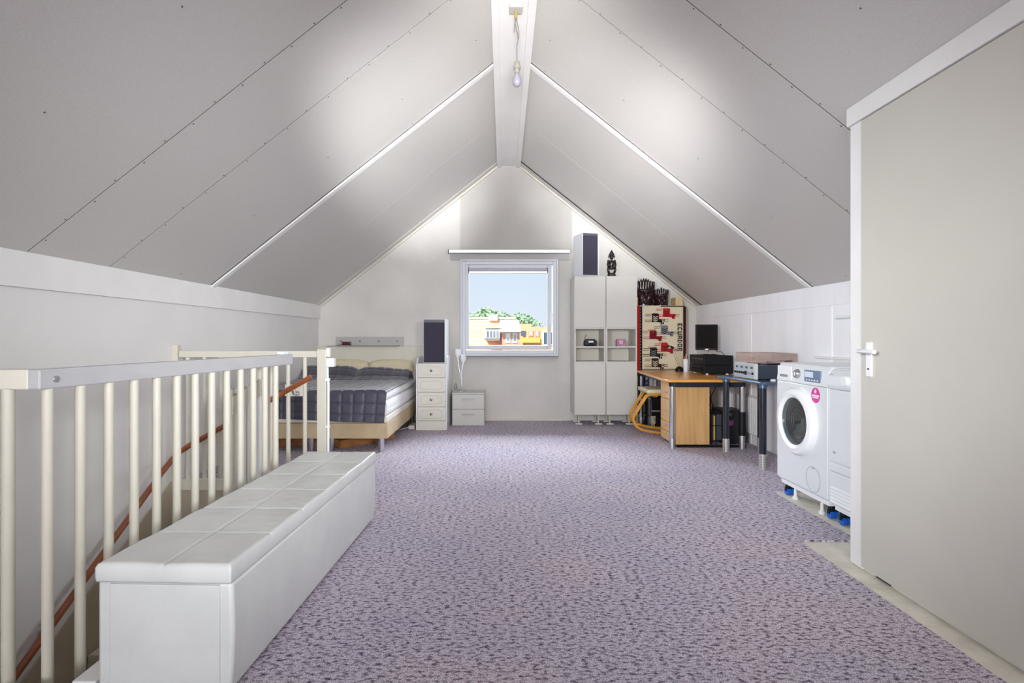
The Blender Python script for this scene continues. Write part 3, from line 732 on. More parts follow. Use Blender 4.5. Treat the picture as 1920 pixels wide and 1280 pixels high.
m.ball((sx, sy-.004, sz+.258), .026, .028, .032); m.ball((sx, sy-.033, sz+.255), .006, .008, .012)
m.ball((sx, sy-.026, sz+.240), .010, .006, .005)
m.lathe([(.034, 0), (.036, .008), (.027, .028), (.014, .05), (.004, .068), (0, .07)], (sx, sy, sz+.275), seg=14)
m.build('figure', M_ebony, sta, smooth='all')

# ------------------------------------------------------------------ shelving rack, masks, tapestry
rk = thing('shelving_rack', 'light pine rack behind the desk carrying masks and binders', 'shelving', (2.02, 7.06, 0))
O = (2.02, 7.06, 0)
for x0, x1, zt in ((1.690, 1.712, 1.60), (2.19, 2.28, 1.60)):
    MB(O).box(x0, x1, 6.97, 7.17, 0, zt).build('upright', M_ltwood, rk, bevel=.002)
for z in (1.472, .455, .10, .8, 1.15):
    MB(O).box(1.712, 2.19, 6.97, 7.17, z, z+.016).build('shelf', M_ltwood if z > 1 else mat('grey_shelf', '9a9690', .6), rk, bevel=.002)
def mask(cx, z0, W, H, nsp, label):
    o = thing('carved_mask', label, 'mask', (cx, 7.03, z0)); O = (cx, 7.03, z0); W = W*1.08
    def f(u, v):
        a = u*2-1; t = v
        wv = W/2*(.62+.40*math.sin(PI/2*min(1, t*1.25)))
        bulge = math.sqrt(max(0, 1-a*a))
        y = -.075*bulge
        # relief
        def gs(x_, t_, sx_, st_): return math.exp(-((a-x_)/sx_)**2-((t-t_)/st_)**2)
        y -= .035*gs(0, .46, .16, .12)+.022*gs(0, .17, .34, .035)-.012*gs(0, .20, .25, .014)
        y -= .018*(gs(-.38, .62, .3, .035)+gs(.38, .62, .3, .035))
        y += .022*(gs(-.38, .53, .2, .04)+gs(.38, .53, .2, .04))
        y -= .014*(gs(-.38, .53, .1, .02)+gs(.38, .53, .1, .02))
        y -= .014*(gs(-.5, .34, .2, .1)+gs(.5, .34, .2, .1))
        y -= .010*math.sin(a*22)*max(0, (t-.68)/.32)
        return (cx+a*wv, 7.06+y, z0+t*H*.86)
    g = MB(O).grid(f, 48, 60)
    g.build('face', M_maskw, o, smooth='all', solid=-.012)
    m = MB(O)
    for k in range(nsp):
        a = -1+2*k/(nsp-1); x = cx+a*W*.44; zz = z0+H*(.82-.14*a*a)
        m.lathe([(W*.10, -.03), (W*.095, H*.03), (W*.055, H*.10), (.001, H*(.18-.02*abs(a)))], (x, 7.02+.03*abs(a), zz), seg=8)
    m.build('feather_crown', M_maskw, o, smooth=True)
    m = MB(O)
    for s_ in (-1, 1):
        m.tube([(cx+s_*W*.44, 7.06, z0+H*.6), (cx+s_*W*.47, 7.05, z0+H*.3), (cx+s_*W*.46, 7.05, z0)], [.012, .014, .010], 8)
    m.build('hair_lock', M_maskw, o, smooth='all')
mask(1.812, 1.488, .225, .37, 8, 'large dark carved mask with spiky crown on the pine rack')
mask(2.022, 1.488, .165, .25, 5, 'smaller dark carved mask beside the spiky crowned one')

tp = thing('wall_hanging', 'cream woven hanging with geometric birds and the word ECUADOR', 'tapestry', (2.02, 6.94, .69))
O = (2.02, 6.94, .69)
TX0, TX1, TZ0, TZ1 = 1.700, 2.305, .685, 1.495
yT = 6.945
def cloth(x0, x1, z0, z1, y, th=.004):
    nx, nz = 16, 24
    def f(u, v):
        x = x0+(x1-x0)*u; z = z0+(z1-z0)*v
        return (x, y-.003*math.sin(x*14+z*3), z)
    return MB(O).grid(f, nx, nz)
cloth(TX0, TX1, TZ0, TZ1, yT).build('cloth', M_wcream, tp, smooth='all', solid=-.004)
yy = yT-.0075
def T(u, v):   # crop pixel (8.533 px per photo pixel) -> x, z on the hanging
    px = 1180+u/8.533; py = 560+v/8.533
    return (px-944)*yy/1027, 1.08-(py-634)*yy/1027
def quad(mb, u0, u1, v0, v1, d=.0):
    x0, z1 = T(u0, v0); x1, z0 = T(u1, v1)
    mb.box(x0, x1, yy-.0012-d, yy, z0, z1)
m = MB(O); quad(m, 122, 172, 110, 1150); m.build('red_border', M_red, tp)
m = MB(O); quad(m, 178, 206, 118, 1150)
for k in range(22):
    v = 125+k*47; pts = [T(180, v), T(180, v+40), T(160, v+20)]
    m.prism(pts, 'y', yy-.003, yy)
m.build('zigzag_border', M_wblack, tp)
m = MB(O); quad(m, 862, 888, 112, 1140); quad(m, 180, 888, 1136, 1150); quad(m, 500, 870, 112, 128); m.build('black_border', M_wblack, tp)
m = MB(O); quad(m, 888, 908, 125, 1140); m.build('dark_red_border', M_dkred, tp)
def bird(u, v, m1, m2, mleg, legs=True, crest=False):
    mb = MB(O)
    quad(mb, u, u+115, v+8, v+140); quad(mb, u+10, u+100, v, v+8)
    quad(mb, u+110, u+205, v+92, v+125); quad(mb, u+110, u+165, v+125, v+146)
    for dv in (0, 26): 
        quad(mb, u-110, u-20, v+10+dv, v+18+dv); quad(mb, u-112, u, v+104+dv, v+112+dv)
        quad(mb, u+200, u+265, v+98+dv, v+105+dv)
    quad(mb, u-28, u+4, v+8, v+16)
    if crest: quad(mb, u-30, u+108, v-12, v-5)
    if legs:
        quad(mb, u+140, u+160, v+140, v+180); quad(mb, u+172, u+192, v+140, v+175)
    else: quad(mb, u+145, u+195, v+125, v+170)
    b_ = mb.build('bird_motif', m1, tp)
    mb = MB(O)
    for k in range(3):
        vv = v+38+k*30
        for s_ in (-1, 1):
            p = [T(u+57, vv+20), T(u+57+s_*42, vv-2), T(u+57+s_*42, vv+8), T(u+57, vv+34)]
            mb.prism(p, 'y', yy-.003, yy-.001)
    quad(mb, u+160, u+190, v+100, v+114, .002)
    mb.build('chevrons', m2, b_)['kind'] = 'stuff'
bird(537, 150, M_red, M_wblack, M_red, False)
bird(360, 232, M_wblack, M_wcream, M_wblack)
bird(505, 430, M_wgrey, M_wblack, M_wgrey, False, True)
bird(322, 505, mat('woven_deep_red', '8c1218', .95), M_wblack, M_red, False, True)
bird(505, 705, M_red, M_wblack, M_red, False, True)
bird(330, 782, M_wblack, M_wgrey, M_wblack, True, True)
bird(355, 950, mat('woven_brown', '2a1a14', .95), M_wcream, M_wblack)
# ECUADOR, reading downward (letter tops to the right)
GL = {'E': ['111', '100', '110', '100', '111'], 'C': ['111', '100', '100', '100', '111'], 'U': ['101', '101', '101', '101', '111'],
      'A': ['111', '101', '111', '101', '101'], 'D': ['110', '101', '101', '101', '110'], 'O': ['111', '101', '101', '101', '111'], 'R': ['111', '101', '110', '101', '101']}
m = MB(O)
for k, ch in enumerate('ECUADOR'):
    v0 = 393+k*65; ch_w, ch_h = 50, 72
    for r_, row in enumerate(GL[ch]):
        for c_, bit in enumerate(row):
            if bit == '1':
                # letter x -> downward, letter y(top) -> right
                u1 = 844-r_*ch_h/5; u0 = u1-ch_h/5
                ws_ = [0, 15, 35, 50]
                quad(m, u0-.3, u1+.3, v0+ws_[c_], v0+ws_[c_+1])
m.build('lettering', M_wblack, tp)['label'] = 'black woven letters reading ECUADOR downward'

# binders and clutter on the rack under the desk
for i, (x, w_, h_, hx, lab) in enumerate(((1.765, .05, .19, '1f3f8a', 'blue ring binder nearest the desk leg on the grey shelf'), (1.825, .045, .19, '2b2f55', 'navy ring binder next to the blue one under the desk'),
        (1.885, .04, .18, 'c8c6c4', 'pale grey binder standing under the desk'), (1.932, .035, .18, 'e0dcd6', 'white binder standing between two grey ones'), (1.985, .05, .17, '6e6a72', 'dark grey binder at the end of the row'))):
    t = thing('ring_binder', lab, 'binder', (x, 7.05, .471), group='binders under the desk')
    mm = mat('binder_'+hx, hx, .5)
    MB().box(-w_/2, w_/2, -.07, .10, 0, h_).build('cover', mm, t, bevel=.003)
    MB().box(-w_*.28, w_*.28, -.0715, -.07, h_*.45, h_*.8).build('spine_label', M_white, t)
    MB().lathe([(.010, 0), (.010, -.002), (.006, -.002), (.006, 0)], (0, -.0705, h_*.2), 'y', 12).build('finger_ring', M_alu, t)
for x, y, w_, h_, hx, lab in ((1.83, 6.72, .12, .36, '15161d', 'black storage case under the desk behind the bentwood stool'), (1.97, 6.68, .12, .42, '101116', 'taller glossy black case under the desk behind the drawer unit')):
    t = thing('black_case', lab, 'case', (x, y, 0))
    MB().box(-w_/2, w_/2, -.14, .14, 0, h_).build('case_body', mat('case_'+hx, hx, .2, coat=.5), t, bevel=.012)
    MB().box(-w_/2+.01, w_/2-.01, -.143, -.14, h_*.55, h_*.6).build('clasp', M_alu, t)
t = thing('picture_card', 'small pale card leaning on the black case under the desk', 'card', (1.79, 6.555, .0))
MB().box(-.028, .028, -.004, .004, .06, .15).box(-.02, .02, .004, .012, 0, .06).build('card', mat('card_print', 'cfc9a8', .6, hex2='3a3a32', vscale=40), t)

# ------------------------------------------------------------------ desk
dk = thing('corner_desk', 'beech topped desk with curved edge on chrome tube legs', 'desk', (2.0, 6.1, 0))
O = (2.0, 6.1, 0)
edge = [(1.655, 6.93), (1.652, 6.73), (1.640, 6.4), (1.622, 6.1), (1.608, 5.89), (1.592, 5.65), (1.578, 5.45), (1.574, 5.36), (1.590, 5.285), (1.62, 5.27)]
poly = edge+[(2.33, 5.27), (2.53, 5.35), (2.53, 6.93)]
MB(O).prism(poly, 'z', .655, .681).build('desk_top', M_beech, dk, bevel=.005)
MB(O).box(1.66, 2.36, 5.335, 5.375, .605, .654).build('front_beam', mat('dark_blue_steel', '232a38', .35, metal=.4), dk, bevel=.004)
MB(O).box(1.70, 1.73, 5.40, 6.88, .615, .654).build('side_beam', mat('dark_blue_steel', '232a38', .35, metal=.4), dk, bevel=.004)
MB(O).box(1.66, 1.72, 6.82, 6.90, .615, .654).build('corner_bracket', M_black, dk)
for (x, y) in ((1.655, 5.375), (1.722, 6.86)):
    MB(O).cyl((x, y, .10), .027, .51, seg=24).build('leg', M_chrome, dk, smooth=True)
    MB(O).cyl((x, y, .0), .029, .10, seg=24).build('leg_foot', M_alu, dk, smooth=True)
    MB(O).cyl((x, y, .608), .031, .046, seg=24).build('leg_collar', M_black, dk)
x, y = 2.335, 5.36
MB(O).cyl((x, y, .35), .026, .26, seg=20).build('leg', M_chrome, dk, smooth=True)
MB(O).cyl((x, y, .13), .033, .23, seg=20).build('leg_sleeve', M_black, dk, smooth=True)
MB(O).cyl((x, y, .0), .028, .13, seg=20).build('leg_foot', M_alu, dk, smooth=True)

pd = thing('drawer_pedestal', 'beech drawer pedestal with four small pulls under the desk', 'drawer unit', (1.84, 5.63, 0))
O = (1.84, 5.63, 0)
MB(O).box(1.700, 2.035, 5.41, 5.86, .03, .628).build('carcass', M_beechv, pd, bevel=.002)
M_beechf = mat('beech_front', 'ddb27c', .45, var=.08, vscale=9, stretch=(3, 3, .5))
MB(O).box(1.678, 2.037, 5.405, 5.862, .628, .640).build('top', M_beechf, pd, bevel=.002)
for z0, z1, zk in ((.462, .626, .525), (.228, .456, .34), (.128, .222, .19), (.034, .122, .105)):
    d = MB(O).box(1.682, 1.700, 5.412, 5.858, z0, z1).build('drawer', M_beechf, pd, bevel=.002)
    MB(O).lathe([(.005, 0), (.005, -.012), (.011, -.016), (.010, -.024), (.002, -.026)], (1.682, 5.62, zk), 'x', 12).build('knob', M_alu, d, smooth=True)
MB(O).box(1.72, 2.4, 5.42, 5.45, .0, .02).build('plinth_rail', M_black, pd)

# bentwood stool
sl = thing('bentwood_stool', 'honey coloured bentwood stool with pale cushion tucked under the desk', 'stool', (1.72, 6.2, 0))
O = (1.72, 6.2, 0)
def loop(dx, y, dz):
    base = [(1.455, .19), (1.465, .135), (1.50, .085), (1.58, .05), (1.77, .020), (1.93, .014), (1.985, .035), (2.0, .10), (1.99, .30), (1.97, .41), (1.92, .445), (1.80, .452), (1.66, .452), (1.61, .435), (1.58, .40), (1.50, .27)]
    n = len(base); out = []
    for i in range(n):
        p = [Vector(base[(i+k) % n]) for k in (-1, 0, 1, 2)]
        for t in (0, .33, .66):
            q = .5*((2*p[1])+(-p[0]+p[2])*t+(2*p[0]-5*p[1]+4*p[2]-p[3])*t*t+(-p[0]+3*p[1]-3*p[2]+p[3])*t**3)
            out.append((q.x+dx, y, max(q.y, .014)+dz))
    return out
for dx, y in ((0, 6.15), (.05, 6.50)):
    MB(O).tube(loop(dx, y, 0), 1, closed=True, flat=(.045, .026, (0, 1, 0))).build('bentwood_frame', M_bent, sl, smooth=True)
for (x, z) in ((1.50, .11), (1.95, .03), (1.70, .43)):
    MB(O).box(x+.0, x+.04, 6.17, 6.48, z-.008, z+.010).build('cross_rail', M_bent, sl)
MB(O).box(1.60, 1.98, 6.10, 6.53, .462, .51).build('seat_cushion', M_cream, sl, bevel=.018, bseg=3, smooth=True)

# things on the desk
lp = thing('desk_lamp', 'small black desk lamp with two thin silver arms', 'lamp', (2.12, 6.6, .681))
O = (2.12, 6.6, .681)
MB(O).lathe([(.048, 0), (.048, .02), (.042, .04), (.022, .058), (.006, .062)], O, seg=20).build('lamp_base', M_black, lp, smooth=True)
for d in (-.010, .012):
    MB(O).tube([(2.12+d, 6.6, .735), (2.08+d, 6.6, .85), (2.045+d*.5, 6.6, .965)], .003, 6).build('arm', M_chrome, lp)
MB(O).ball((2.015, 6.6, .975), .045, .032, .016, mtx=Matrix.Translation((2.015, 6.6, .975)) @ Matrix.Rotation(.35, 4, 'Y') @ Matrix.Translation((-2.015, -6.6, -.975))).build('lamp_head', M_black, lp, smooth='all')
MB(O).ball((2.000, 6.58, .972), .02, .014, .012).build('reflector', M_alu, lp, smooth='all')
cu = thing('pencil_cup', 'tall white tapered cup of pencils on the desk', 'cup', (2.165, 6.5, .681))
O = (2.165, 6.5, .681)
MB(O).lathe([(.028, 0), (.036, .155), (.032, .155), (.026, .01)], O, seg=20).build('cup', M_whiteg, cu, smooth=True)
for k, (dx, dy, hx) in enumerate(((-.016, 0, 'b23a2f'), (.0, .012, 'd8b08a'), (.014, -.006, '8c2f2a'), (.006, .0, 'e8e0d6'), (-.006, -.012, 'c9604e'))):
    MB(O).tube([(O[0]+dx*.4, O[1]+dy*.4, O[2]+.02), (O[0]+dx*1.3, O[1]+dy*1.3, O[2]+.185+.008*k)], .0045, 6).build('pencil', mat('pencil_'+hx, hx, .5), cu)

hf = thing('stereo_unit', 'black stereo tower lying in two tiers on the desk', 'stereo', (2.32, 6.2, .681))
O = (2.32, 6.2, .681)
MB(O).box(2.195, 2.50, 5.97, 6.42, .697, .785).build('amplifier', mat('charcoal_metal', '121317', .6, spec=.2), hf, bevel=.004)
MB(O).box(2.20, 2.50, 5.97, 6.42, .789, .892).build('cd_player', mat('charcoal_metal', '121317', .6, spec=.2), hf, bevel=.004)
MB(O).box(2.182, 2.196, 5.965, 6.425, .697, .785).box(2.185, 2.20, 5.965, 6.425, .789, .892).build('fascia', M_black, hf, bevel=.002)
for y in (6.03, 6.12, 6.21, 6.30):
    MB(O).cyl((2.168, y, .742), .016 if y < 6.1 else .010, .016, 'x', 16).build('knob', M_black, hf)
    MB(O).box(2.180, 2.186, y-.03, y+.03, .845, .86).build('button_row', mat('button_grey', '4a4c52', .4), hf)
for (x, y) in ((2.23, 6.0), (2.45, 6.0), (2.23, 6.38), (2.45, 6.38)): MB(O).cyl((x, y, .681), .016, .016, seg=12).build('foot', M_trimc, hf)

mn = thing('computer_monitor', 'black computer monitor standing on the stereo unit', 'monitor', (2.30, 6.22, .892), rz=math.radians(-14))
MB().box(-.115, .125, -.02, .012, .055, .345).build('bezel', M_black, mn, bevel=.008)
MB().box(-.103, .113, -.0215, -.02, .075, .333).build('screen', mat('dark_screen', '151013', .6, spec=.08), mn)
MB().box(-.09, .10, .012, .04, .09, .30).build('rear_shell', M_black, mn, bevel=.012)
MB().tube([(.02, .01, .10), (.035, .03, .05), (.045, .02, .006)], .009, 8).build('stand_arm', M_chrome, mn, smooth=True)
MB().box(-.03, .11, -.06, .08, .0, .008).build('stand_base', M_black, mn, bevel=.004)
MB().box(-.012, .022, -.0225, -.0215, .060, .068).build('maker_mark', M_alu, mn)
MB().tube([(.08, .03, .08), (.13, .04, .03), (.16, .05, .04), (.2, .06, .0), (.19, .08, -.1)], .004, 6).build('cable', M_black, mn)

# under the desk: radiator, files, cables
cb = thing('hanging_cables', 'tangle of black cables hanging below the desk', 'cables', (2.2, 5.9, .65))
O = (2.2, 5.9, .65)
for k, pts in enumerate(([(2.08, 5.7, .65), (2.14, 5.7, .55), (2.17, 5.72, .45), (2.14, 5.75, .3), (2.16, 5.75, .16)], [(2.22, 5.7, .65), (2.20, 5.7, .55), (2.15, 5.7, .46), (2.16, 5.72, .25), (2.15, 5.72, .05)],
        [(2.12, 5.68, .65), (2.13, 5.7, .5), (2.18, 5.7, .38), (2.17, 5.72, .10)], [(2.16, 5.7, .40), (2.12, 5.7, .36), (2.08, 5.7, .33), (2.05, 5.7, .36)])):
    MB(O).tube(pts, .005, 6).build('cable', M_black, cb)
rdm = thing('radiator', 'low white ribbed radiator on the wall behind the desk leg', 'radiator', (2.5, 5.6, 0))
O = (2.5, 5.6, 0)
MB(O).box(2.505, 2.527, 5.35, 6.4, .10, .50).build('panel', M_trim, rdm, bevel=.004)
for k in range(24): MB(O).box(2.492, 2.506, 5.37+k*.043, 5.395+k*.043, .12, .48).build('rib', M_trim, rdm, bevel=.004)
for y in (5.5, 6.2): MB(O).box(2.528, 2.538, y, y+.05, .2, .4).build('wall_bracket', M_trim, rdm)
rc = thing('wire_file_rack', 'black wire rack holding folders on the floor under the desk', 'rack', (2.12, 5.62, 0))
O = (2.12, 5.62, 0)
m = MB(O)
for z in (.05, .2, .33):
    m.tube([(2.065, 5.52, z), (2.215, 5.52, z), (2.215, 5.78, z), (2.065, 5.78, z)], .004, 6, closed=True)
for (x, y) in ((2.065, 5.52), (2.14, 5.52), (2.215, 5.52), (2.215, 5.78), (2.065, 5.78)): m.tube([(x, y, .0), (x, y, .335)], .004, 6)
m.box(2.065, 2.215, 5.52, 5.78, .045, .05)
m.build('wire_frame', M_black, rc)
for x, hx, h_, lab in ((2.085, '22232b', .27, 'black folder in the wire rack next to the pedestal'), (2.108, '1a1a20', .26, 'thin black folder between others in the wire rack'), (2.130, 'b89a48', .25, 'thin yellow folder in the black wire rack'), (2.172, '3a3f4c', .26, 'thick slate folder filling the wire rack')):
    tag(MB((x, 5.65, .05)).box(x-.008 if hx != '3a3f4c' else x-.028, x+.008 if hx != '3a3f4c' else x+.03, 5.53, 5.77, .052, .05+h_).build('folder', mat('folder_'+hx, hx, .5), bevel=.001), lab, 'folder', 'folders in the wire rack')
pp = thing('record_box', 'black box with a magenta printed front behind the blue table leg', 'box', (2.36, 5.62, 0))
O = (2.36, 5.62, 0)
MB(O).box(2.24, 2.47, 5.60, 5.90, .0, .34).build('box_body', mat('matt_black', '1c1c20', .5), pp, bevel=.006)
MB(O).box(2.255, 2.33, 5.597, 5.6, .19, .24).build('print_patch', mat('violet_print', 'b24ac0', .5), pp)
MB(O).box(2.335, 2.35, 5.597, 5.6, .19, .245).build('print_patch', mat('rose_print', 'c05a78', .5), pp)
MB(O).box(2.26, 2.31, 5.597, 5.6, .11, .17).build('print_patch', mat('skin_print', '9a5a4a', .5, hex2='201818', vscale=60), pp)
MB(O).box(2.27, 2.34, 5.597, 5.6, .285, .315).build('print_patch', mat('grey_print', '8c8c84', .5, hex2='26262a', vscale=50), pp)

# blue table
bt = thing('side_table', 'blue metal topped table on thick navy tube legs with silver feet', 'table', (2.3, 4.9, 0))
O = (2.3, 4.9, 0)
MB(O).prism([(2.095, 4.47), (2.12, 4.44), (2.53, 4.44), (2.53, 5.33), (2.06, 5.33), (2.05, 5.30)], 'z', .700, .722).build('table_top', M_steelblue, bt, bevel=.006)
for (x, y) in ((2.145, 4.53), (2.125, 5.23), (2.475, 5.27), (2.49, 4.53)):
    MB(O).cyl((x, y, .12), .029, .55, seg=24).build('leg', M_navy, bt, smooth=True)
    MB(O).cyl((x, y, .668), .033, .032, seg=24).build('leg_collar', M_steelblue, bt, smooth=True)
    f = MB(O).cyl((x, y, 0), .032, .125, seg=24).build('leg_foot', mat('perforated_silver', 'cfccc6', .3, metal=.7), bt, smooth=True)
    h = MB(O)
    for k in range(5):
        for a in (-2.4, -1.2): h.ball((x+.032*math.cos(a), y+.032*math.sin(a), .02+k*.021), .004, seg=6, ring=4)
    h.build('foot_holes', M_black, f)
tag(MB((2.22, 4.47, .722)).tube([(2.19, 4.49, .734), (2.22, 4.485, .734), (2.235, 4.50, .734)], [.010, .013, .009], 8).build('tape_roll', M_trimc, smooth=True), 'small pale lump of tape on the edge of the blue table', 'tape')

tt = thing('turntable_receiver', 'silver and dark receiver turntable under a clear acrylic cover', 'record player', (2.33, 4.9, .722))
O = (2.33, 4.9, .722)
MB(O).box(2.17, 2.50, 4.68, 5.10, .730, .845).build('chassis', M_recv, tt, bevel=.003)
MB(O).box(2.152, 2.172, 4.672, 5.108, .726, .862).build('front_trim', M_white, tt, bevel=.003)
MB(O).box(2.148, 2.153, 4.695, 5.085, .738, .850).build('fascia', M_fascia, tt)
for k in range(9):
    y = 5.07-k*.044
    MB(O).cyl((2.138, y, .775), .010 if k not in (5,) else .018, .012, 'x', 12).build('knob', M_black if k not in (6, 7) else M_alu, tt)
for k in range(4): MB(O).box(2.1465, 2.149, 5.06-k*.1, 5.0-k*.1+.02, .815, .832).build('dial_window', mat('dial_dark', '3c4550', .3), tt)
MB(O).cyl((2.34, 4.93, .845), .145, .012, seg=40).build('platter', M_black, tt)
MB(O).cyl((2.34, 4.93, .857), .14, .003, seg=40).build('record', mat('vinyl', '3a3238', .25), tt)
MB(O).tube([(2.46, 4.74, .885), (2.40, 4.73, .890), (2.30, 4.80, .872)], .004, 8).cyl((2.46, 4.74, .845), .016, .045, seg=14).build('tonearm', M_chrome, tt, smooth=True)
MB(O).box(2.44, 2.49, 4.72, 4.76, .846, .89).build('arm_base', mat('umber_plastic', '4a3a3a', .4), tt, bevel=.004)
cv = MB(O); y0, y1, x0, x1, z0, z1 = 4.675, 5.105, 2.165, 2.505, .864, .948
cv.box(x0, x0+.003, y0, y1, z0, z1).box(x1-.003, x1, y0, y1, z0, z1).box(x0, x1, y0, y0+.003, z0, z1).box(x0, x1, y1-.003, y1, z0, z1).box(x0, x1, y0, y1, z1, z1+.003)
cv.build('dust_cover', G_cover, tt)
ed = MB(O)
ed.tube([(x0, y1, z1), (x0, y0, z1), (x1, y0, z1), (x1, y1, z1)], .0025, 6, closed=True).tube([(x0, y0, z0), (x0, y0, z1)], .0025, 6).tube([(x1, y0, z0), (x1, y0, z1)], .0025, 6)
ed.build('cover_edge', mat('acrylic_edge', '9c8f86', .3), tt)

# ------------------------------------------------------------------ washing machine and dryer
XF = 1.925
def trolley(y0, y1, label):
    yc = (y0+y1)/2; O = (2.2, yc, 0)
    t = thing('appliance_trolley', label, 'trolley', O, group='white trolleys under the machines')
    MB(O).box(XF+.02, XF+.055, y0+.02, y1-.02, .075, .104).box(2.44, 2.475, y0+.02, y1-.02, .075, .104).box(XF+.055, 2.44, y0+.02, y0+.055, .075, .104).box(XF+.055, 2.44, y1-.055, y1-.02, .075, .104).build('frame', M_plast, t, bevel=.004)
    for (x, y) in ((XF+.05, y0+.05), (XF+.05, y1-.05), (2.43, y0+.05), (2.43, y1-.05)):
        MB(O).cyl((x-.012, y, .018), .024, .024, 'x', 16).cyl((x+.016, y, .018), .024, .018, 'x', 16).build('caster_wheel', M_blue, t)
        MB(O).box(x-.016, x+.038, y-.012, y+.012, .022, .05).box(x-.006, x+.03, y-.022, y+.022, .045, .075).build('caster_fork', M_black, t, bevel=.002)
    for (x, y) in ((XF+.05, y0+.14), (XF+.05, y1-.15)):
        MB(O).lathe([(.018, -.008), (.019, .006), (.010, .014), (.008, .075)], (x, y, 0), seg=16).build('levelling_foot', M_trim, t, smooth=True)
    return t
trolley(3.255, 3.855, 'white wheeled trolley base beneath the washing machine')
trolley(2.635, 3.235, 'white wheeled trolley base beneath the tumble dryer')

wm = thing('washing_machine', 'white front loading washing machine with pink round sticker', 'washing machine', (2.2, 3.555, .105))
O = (2.2, 3.555, .105); y0, y1, zb, zt = 3.255, 3.855, .105, .912
MB(O).box(XF+.012, 2.50, y0, y1, zb, zt-.022).build('cabinet', M_whiteg, wm, bevel=.006)
MB(O).box(XF+.03, 2.50, y0-.001, y1+.001, zt-.022, zt).build('worktop', M_whiteg, wm, bevel=.006)
# front with porthole recess: plain plate plus ring
fpz = .785
MB(O).box(XF, XF+.014, y0+.001, y1-.001, zb+.012, fpz).build('front_plate', M_whiteg, wm, bevel=.005)
MB(O).prism([(XF-.004, fpz+.003), (XF+.05, fpz+.003), (XF+.05, zt-.002), (XF+.028, zt-.002), (XF+.010, zt-.03)], 'y', y0+.001, y1-.001).build('control_panel', M_whiteg, wm, bevel=.004)
dc = (XF, 3.572, .540)
MB(O).lathe([(.150, -.004), (.154, -.034), (.175, -.046), (.205, -.040), (.221, -.020), (.223, .0)], dc, 'x', 56).build('door_ring', M_plast, wm, smooth=True)
MB(O).lathe([(.152, -.004), (.150, -.002), (.149, -.0015)], dc, 'x', 40).build('door_seal', mat('seal_grey', '7d8080', .6), wm)
MB(O).lathe([(.153, -.030), (.148, -.018), (.120, -.010), (.06, -.006), (0, -.005)], dc, 'x', 40).build('porthole_glass', G_drum, wm, smooth=True)
MB(O).lathe([(.1485, -.0065), (.146, -.0045), (.10, -.0042), (0, -.004)], dc, 'x', 40).build('drum_interior', mat('drum_dark', '4c5354', .3, metal=.6, hex2='23282a', vscale=14), wm)
m = MB(O)
for r_ in (.05, .075, .10, .125): 
    m.tube([(XF-.0075, 3.572+r_*math.cos(a*PI/16), .540+r_*math.sin(a*PI/16)) for a in range(32)], .0018, 5, closed=True)
m.build('drum_ribs', M_alu, wm)
m = MB(O)
for (dy, dz, ry, rz) in ((-.03, -.055, .06, .045), (-.07, -.02, .035, .05), (.0, -.085, .05, .03)): m.ball((XF-.008, 3.572+dy, .54+dz), .006, ry, rz)
m.build('laundry', mat('laundry_grey', '9a958c', .9, hex2='6a665f', vscale=30), wm, smooth='all')
px_ = lambda y, z: XF-.004+max(0, (z-fpz)/(zt-fpz))*.018
MB(O).box(XF-.004, XF+.004, 3.655, 3.84, .800, .893).build('soap_drawer', M_plast, wm, bevel=.006)
MB(O).box(XF-.008, XF-.003, 3.70, 3.80, .818, .835).build('drawer_grip', mat('grip_grey', '8b8e92', .4), wm, bevel=.002)
MB(O).lathe([(.030, 0), (.030, -.010), (.024, -.022), (.020, -.023)], (XF+.003, 3.585, .848), 'x', 28).build('programme_knob', M_alu, wm, smooth=True)
MB(O).lathe([(.012, -.0235), (.0, -.0245)], (XF+.003, 3.585, .848), 'x', 20).build('knob_cap', M_plast, wm)
MB(O).box(XF-.004, XF+.006, 3.325, 3.50, .806, .880).build('display', mat('blue_grey_display', '6c7f9c', .15, coat=.6), wm, bevel=.003)
for k in range(5): MB(O).box(XF-.0055, XF-.004, 3.345+k*.03, 3.358+k*.03, .815, .822).build('touch_button', M_plast, wm)
MB(O).box(XF-.0055, XF-.004, 3.40, 3.49, .835, .870).build('programme_table', mat('display_white', 'd8e2f2', .2), wm)
stk = MB(O).cyl((XF-.0015, 3.377, .728), .047, .0015, 'x', 36).build('sticker', M_pinkst, wm)
m = MB(O)
pts = [(3.377+(.016 if k % 2 == 0 else .007)*math.sin(PI*k/5), .752+(.016 if k % 2 == 0 else .007)*math.cos(PI*k/5)) for k in range(10)]
m.prism(pts, 'x', XF-.0026, XF-.0015)
m.box(XF-.0026, XF-.0015, 3.338, 3.416, .722, .731).box(XF-.0026, XF-.0015, 3.346, 3.408, .711, .718)
m.build('sticker_print', M_plast, stk)
fm = MB(O); fm.tube([(XF-.001, 3.406+.078*math.cos(a*PI/24), .204+.078*math.sin(a*PI/24)) for a in range(48)], .0014, 5, closed=True)
fm.box(XF-.002, XF, 3.392, 3.42, .268, .276); fm.build('filter_cover', mat('line_grey', 'a7aaae', .5), wm)

